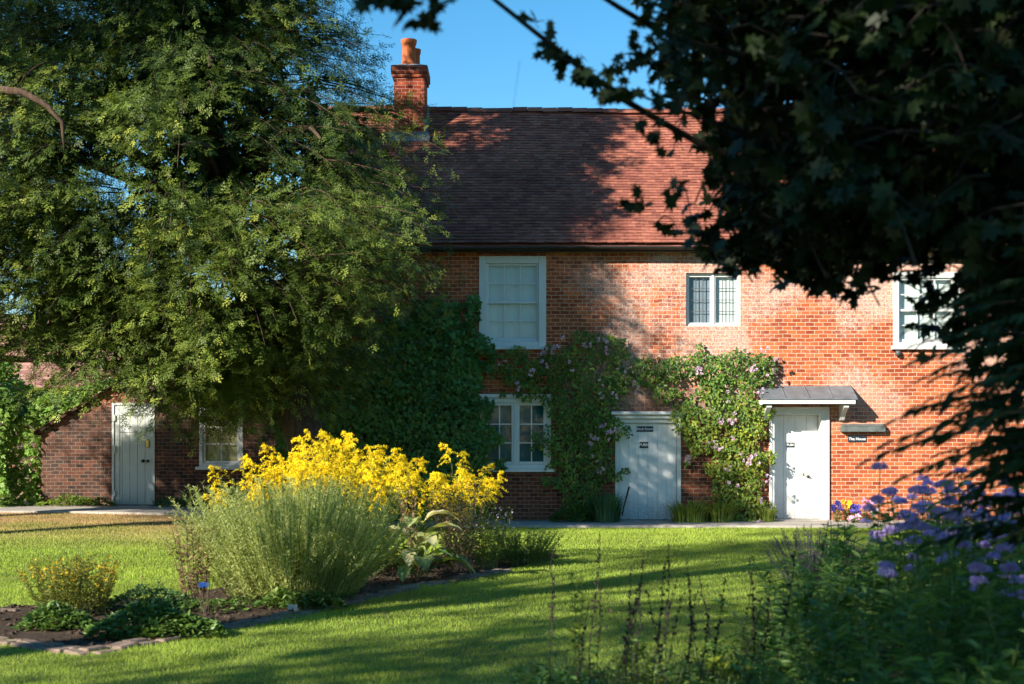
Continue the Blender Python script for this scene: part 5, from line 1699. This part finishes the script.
# ------------------------------------------------------------------ trees
def near_tree():
    g = np.random.default_rng(201)
    root = empty('broadleaf_tree', 'near dark lobed leaf tree whose branches hang over the upper right', 'tree', (4.1, 6.4, 0))
    tr = MB(); tr.tube([(4.1, 6.4, 0), (4.12, 6.4, .3), (4.05, 6.35, 1.6), (3.95, 6.3, 3.2), (3.9, 6.2, 5.2), (3.9, 6.1, 7.5)], [.36, .27, .23, .2, .15, .05], 12)
    tr.build('trunk', M['bark_dark'], root, smooth=True)
    # crown outline: how far left and how low the branches reach
    def xmin(z): return np.interp(z, [1.9, 2.30, 2.36, 2.42, 2.49, 2.55, 2.75, 2.95, 3.1, 3.3, 3.6, 4.2, 5.5, 7.5], [2.35, 2.0, 1.45, 1.10, .96, .90, .92, .94, .92, .82, .72, .6, .9, 2.5])
    A = []; tw = MB()
    n = 0
    while n < 4000:
        z = g.uniform(1.85, 4.2) if n < 3700 else g.uniform(5.0, 7.6); y = g.uniform(5.0, 7.3); 
        x = g.uniform(.4, 4.2)
        if n < 3700 and x > 2.4 and g.uniform() < .75: continue
        sc = 5.9 / y           # nearer twigs of a drooping spread sit a little higher and further right
        if x < xmin(z) + .07 * g.normal() + .16 * math.sin(9 * z + 3 * y) * .5: continue
        n += 1
        d = np.array([g.normal(-.55, .5), g.normal(-.1, .6), g.normal(-.35, .35)]); d /= np.linalg.norm(d)
        L = g.uniform(.22, .42); e = np.array([x, y, z]); o = e - d * L
        t = np.linspace(0, 1, 4)[:, None]
        P = o + (e - o) * t + np.array([0, 0, .06]) * np.sin(t * math.pi)
        tw.tube(P, np.linspace(.005, .002, 4), 3, cap=False)
        m = int(g.integers(6, 10)); w = g.uniform(.25, 1, m)
        pos = o + (e - o) * w[:, None]
        dd = d + g.normal(0, .75, (m, 3)) + np.array([0, 0, -.35])
        A.append(np.column_stack([pos, dd, np.array([0, -.15, .8]) + g.normal(0, .5, (m, 3)), g.uniform(.055, .095, m), g.uniform(0, 1, m)]))
    def tuft(c, r, k, sc=1.):
        c = np.array(c)
        A.append(np.column_stack([c + g.normal(0, r, (k, 3)), rnd_unit(k, g) + np.array([0, 0, -.4]), np.array([0, -.6, .6]) + g.normal(0, .5, (k, 3)), sc * g.uniform(.04, .07, k), g.uniform(0, 1, k)]))
    # the thin bare-ish branches reaching out over the sky
    def reach(pts, r, d0, d1):
        P = np.array([at(px_, py_, d0 + (d1 - d0) * i / (len(pts) - 1)) for i, (px_, py_) in enumerate(pts)])
        tw.tube(P, np.linspace(r, r * .45, len(P)), 6)
        return P
    reach([(900, 150), (760, 170), (690, 138), (655, 118), (620, 97), (585, 70), (540, 36), (495, 0), (470, -25)], .017, 6.2, 5.2)
    reach([(860, 60), (740, 55), (690, 43), (655, 29), (620, 8), (595, -8), (560, -30)], .017, 6.1, 5.3)
    reach([(800, 150), (700, 118), (660, 103), (625, 90)], .009, 5.9, 5.5)
    reach([(690, 138), (640, 112), (600, 88), (572, 64), (552, 52)], .006, 5.7, 5.4)
    reach([(720, 30), (690, 20), (660, 8), (640, -8)], .006, 5.7, 5.4)
    for px_, py_, r, k in ((550, 50, .022, 9), (560, 60, .022, 7), (575, 66, .025, 9), (586, 78, .02, 7), (600, 84, .015, 5), (611, 68, .022, 8), (618, 92, .025, 10), (626, 84, .02, 6), (610, 97, .018, 6),
                           (525, 15, .008, 3), (537, 21, .007, 3), (553, 28, .007, 2), (634, 31, .012, 4), (640, 55, .02, 8), (650, 60, .02, 7), (658, 40, .02, 8), (665, 55, .025, 9), (672, 75, .025, 10), (655, 72, .02, 7),
                           (675, 95, .03, 10), (690, 85, .03, 12), (650, 5, .02, 8), (668, 12, .025, 8), (680, 25, .03, 10), (690, 50, .03, 10), (660, 105, .02, 8), (645, 120, .02, 7), (655, 140, .022, 7), (640, 200, .02, 7), (625, 205, .018, 6), (672, 185, .03, 9)):
        tuft(at(px_, py_, 5.5), r, k)
    # a spray hanging into the top of the view
    P = reach([(700, -60), (560, -45), (470, -30), (420, -12), (395, 0)], .012, 5.2, 4.3)
    for px_, py_ in ((372, -4), (385, 1), (398, 3), (412, 6), (420, 14), (430, 8), (440, 2), (448, -6), (405, -6)): tuft(at(px_, py_, 4.3), .018, 4, 1.05)
    tuft(at(510, 157, 5.2), .008, 2, .7)
    tw.tube([at(520, 60, 5.2), at(513, 110, 5.2), at(510, 156, 5.2)], .0007, 3)
    tw.build('branches', M['bark_dark'], root)
    lb = MB()
    for k in range(16):
        a = g.uniform(2.2, 4.0); z = g.uniform(2.4, 6); o = np.array([3.95, 6.3, z - .4]); L = g.uniform(1.4, 3.)
        e = o + np.array([math.cos(a) * L, math.sin(a) * L * .45, g.uniform(-.1, .8)])
        if e[2] < 2.5: e[2] = 2.5
        t = np.linspace(0, 1, 7)[:, None]
        lb.tube(o + (e - o) * t + np.array([0, 0, .35]) * np.sin(t * math.pi), np.linspace(.06, .012, 7), 6)
    lb.build('limbs', M['bark_dark'], root, smooth=True)
    A = np.concatenate(A); cr = MB()
    cr.cloud(LOBED, A[:, :3], A[:, 3:6], A[:, 6:9], A[:, 9], A[:, 10])
    print('near leaves', len(A))
    cr.build('crown', M['maple'], root)
near_tree()


def pinnate_shrub():
    g = np.random.default_rng(211)
    base = (2.25, 5.35, .0)
    root = empty('pinnate_shrub', 'dark shrub with narrow drooping leaflets at the right edge over the phlox', 'shrub', base)
    st = MB(); A = []
    def frond(o, d, L):
        d = unit(d); m = 9
        t = np.linspace(0, 1, 7)[:, None]
        P = o + d * L * t + np.array([0, 0, -1.]) * (t ** 2) * L * .22
        st.tube(P, np.linspace(.0035, .0012, 7), 4, cap=False)
        side = unit(np.cross(d, [0, 0, 1.]))
        for i in range(m):
            u = .18 + .8 * i / m
            q = o + d * L * u + np.array([0, 0, -1.]) * u * u * L * .22
            for s in (-1, 1):
                A.append(np.concatenate([q, d * .75 + side * s * g.uniform(.5, .8) + np.array([0, 0, -.28 - .2 * u]) + g.normal(0, .12, 3), np.array([0, -.3, 1.]) + g.normal(0, .3, 3), [L * .26 * (1.15 - .5 * u) * g.uniform(.8, 1.15)], [g.uniform(0, 1)]]))
        A.append(np.concatenate([P[-1], d + np.array([0, 0, -.45]), [0, -.3, 1.], [L * .22], [.5]]))
    for k in range(15):
        top = np.array([g.uniform(1.86, 2.6), g.uniform(4.9, 5.9), g.uniform(1.7, 2.5)])
        o = np.array(base) + np.array([g.normal(0, .08), g.normal(0, .08), 0])
        t = np.linspace(0, 1, 9)[:, None]
        P = o + (top - o) * t + np.array([g.uniform(-.05, .12), 0, .12]) * np.sin(t * math.pi)
        st.tube(P, np.linspace(.014, .005, 9), 6)
        for j in range(15):
            u = g.uniform(.58, 1.); q = o + (top - o) * u + np.array([0, 0, .12]) * math.sin(u * math.pi)
            a = g.uniform(1.6, 4.7) if g.uniform() < .7 else g.uniform(0, 6.28)
            frond(q, np.array([math.cos(a), math.sin(a) * .8, g.uniform(-.15, .35)]), g.uniform(.26, .44))
    # fronds reaching left over the wall and the flowers
    for z, x0, L in ((2.02, 1.80, .34), (1.90, 1.78, .34), (1.86, 1.86, .44), (1.76, 1.80, .40), (1.70, 1.76, .40), (1.62, 1.78, .46), (1.56, 1.74, .40), (1.50, 1.80, .44), (1.46, 1.90, .40), (1.96, 1.95, .4), (1.66, 1.92, .4), (2.1, 1.9, .34)):
        frond(np.array([x0, 5.0 + g.uniform(-.2, .25), z + .07]), np.array([-1, g.normal(-.1, .3), g.uniform(-.08, .12)]), L)
        st.tube(np.array([[x0, 5.02, z + .07], [x0 + .12, 5.1, z + .08], [x0 + .3, 5.25, z - .05], [2.2, 5.35, z - .5]]), .004, 4)
    st.build('stems', M['bark_dark'], root)
    A = np.array(A); lf = MB()
    lf.cloud(([(0, 0, 0), (.13, .25, .03), (.12, .6, .02), (0, 1, -.1), (-.12, .6, .02), (-.13, .25, .03)], [(0, 1, 2, 3), (0, 3, 4, 5)]), A[:, :3], A[:, 3:6], A[:, 6:9], A[:, 9], A[:, 10])
    lf.build('foliage', M['ash'], root)
pinnate_shrub()


def shade_tree(label, loc, cz, rad, n, seed, size=.17, clumps=120):
    """garden trees out of view; they throw the shade on lawn, border, yew and outbuilding"""
    g = np.random.default_rng(seed)
    root = empty('garden_tree', label, 'tree', loc, local=True)
    tr = MB(); q = np.linspace(0, 1, 9)
    tr.tube(np.stack([.15 * np.sin(q * 4), .1 * np.cos(q * 3) - .1, q * (cz + rad * .5)], 1), np.linspace(.34, .06, 9), 10)
    C = rnd_unit(clumps, g) * g.uniform(.35, 1, (clumps, 1)) ** .5 * rad + np.array([0, 0, cz])
    lm = MB()
    for c in C[::3]:
        o = np.array([0, 0, max(2., c[2] * .6)]); t = np.linspace(0, 1, 6)[:, None]
        lm.tube(o + (c - o) * t + np.array([0, 0, .3]) * np.sin(t * 3.14), np.linspace(.08, .015, 6), 5)
    tr.build('trunk', M['bark_dark'], root, smooth=True); lm.build('limbs', M['bark_dark'], root)
    tr.V = [v + 0 for v in tr.V]
    k = n // clumps
    pos = np.repeat(C, k, 0) + rnd_unit(k * clumps, g) * g.uniform(.1, 1, (k * clumps, 1)) ** .5 * rad * .24
    m = len(pos)
    cr = MB(); cr.cloud(OVATE, pos, rnd_unit(m, g), np.array([0, 0, 1.]) + g.normal(0, .7, (m, 3)), size * g.uniform(.6, 1.3, m), g.uniform(0, 1, m))
    cr.build('crown', M['shade_leaf'], root)
shade_tree('dense round garden tree standing behind the photographer', (-8.9, -4.2, 0), 8.4, 6.2, 24000, 221, .24, 240)
shade_tree('tall garden tree with a high crown left of the photographer', (-12.4, 2.2, 0), 12.9, 3.2, 5200, 222, .2, 70)
shade_tree('slim garden tree with a high crown beyond the left lawn', (-18.4, 12.0, 0), 15.2, 3.7, 14000, 223, .2, 150)
shade_tree('small round tree added out of view on the left to shade the outbuilding', (-13.4, 21.9, .15), 4.8, 1.2, 4500, 224, .14, 60)  # added occluder, never in view: shades the outbuilding wall and door


def hedge():  # added out of view so the window panes reflect dark leaves
    g = np.random.default_rng(231)
    root = empty('added_hedge', 'long tall hedge added out of view behind the camera to darken window reflections', 'hedge', (0, -17, 0), local=True)
    n = 26000
    x = g.uniform(-34, 34, n); u = g.uniform(0, 1, n)
    z = np.where(u < .7, g.uniform(0, 4.6, n), 4.6 + g.normal(0, .12, n)); y = np.where(u < .7, .9 + g.normal(0, .12, n), g.uniform(-.9, .9, n))
    y = np.where(u < .3, -y, y)
    mb = MB(); mb.cloud(OVATE, np.stack([x, y, z], 1), rnd_unit(n, g), np.array([0, 1., .6]) + g.normal(0, .5, (n, 3)), .26 * g.uniform(.6, 1.3, n), g.uniform(0, 1, n))
    mb.build('foliage', M['shade_leaf'], root)
    st = MB()
    for k in range(46):
        xx = -33.5 + k * 1.5 + g.normal(0, .1); q = np.linspace(0, 1, 6)
        st.tube(np.stack([xx + .2 * np.sin(q * 5 + k), .1 * np.cos(q * 4 + k), q * 4.4], 1), np.linspace(.07, .02, 6), 6)
    st.build('stems', M['bark_dark'], root)
hedge()
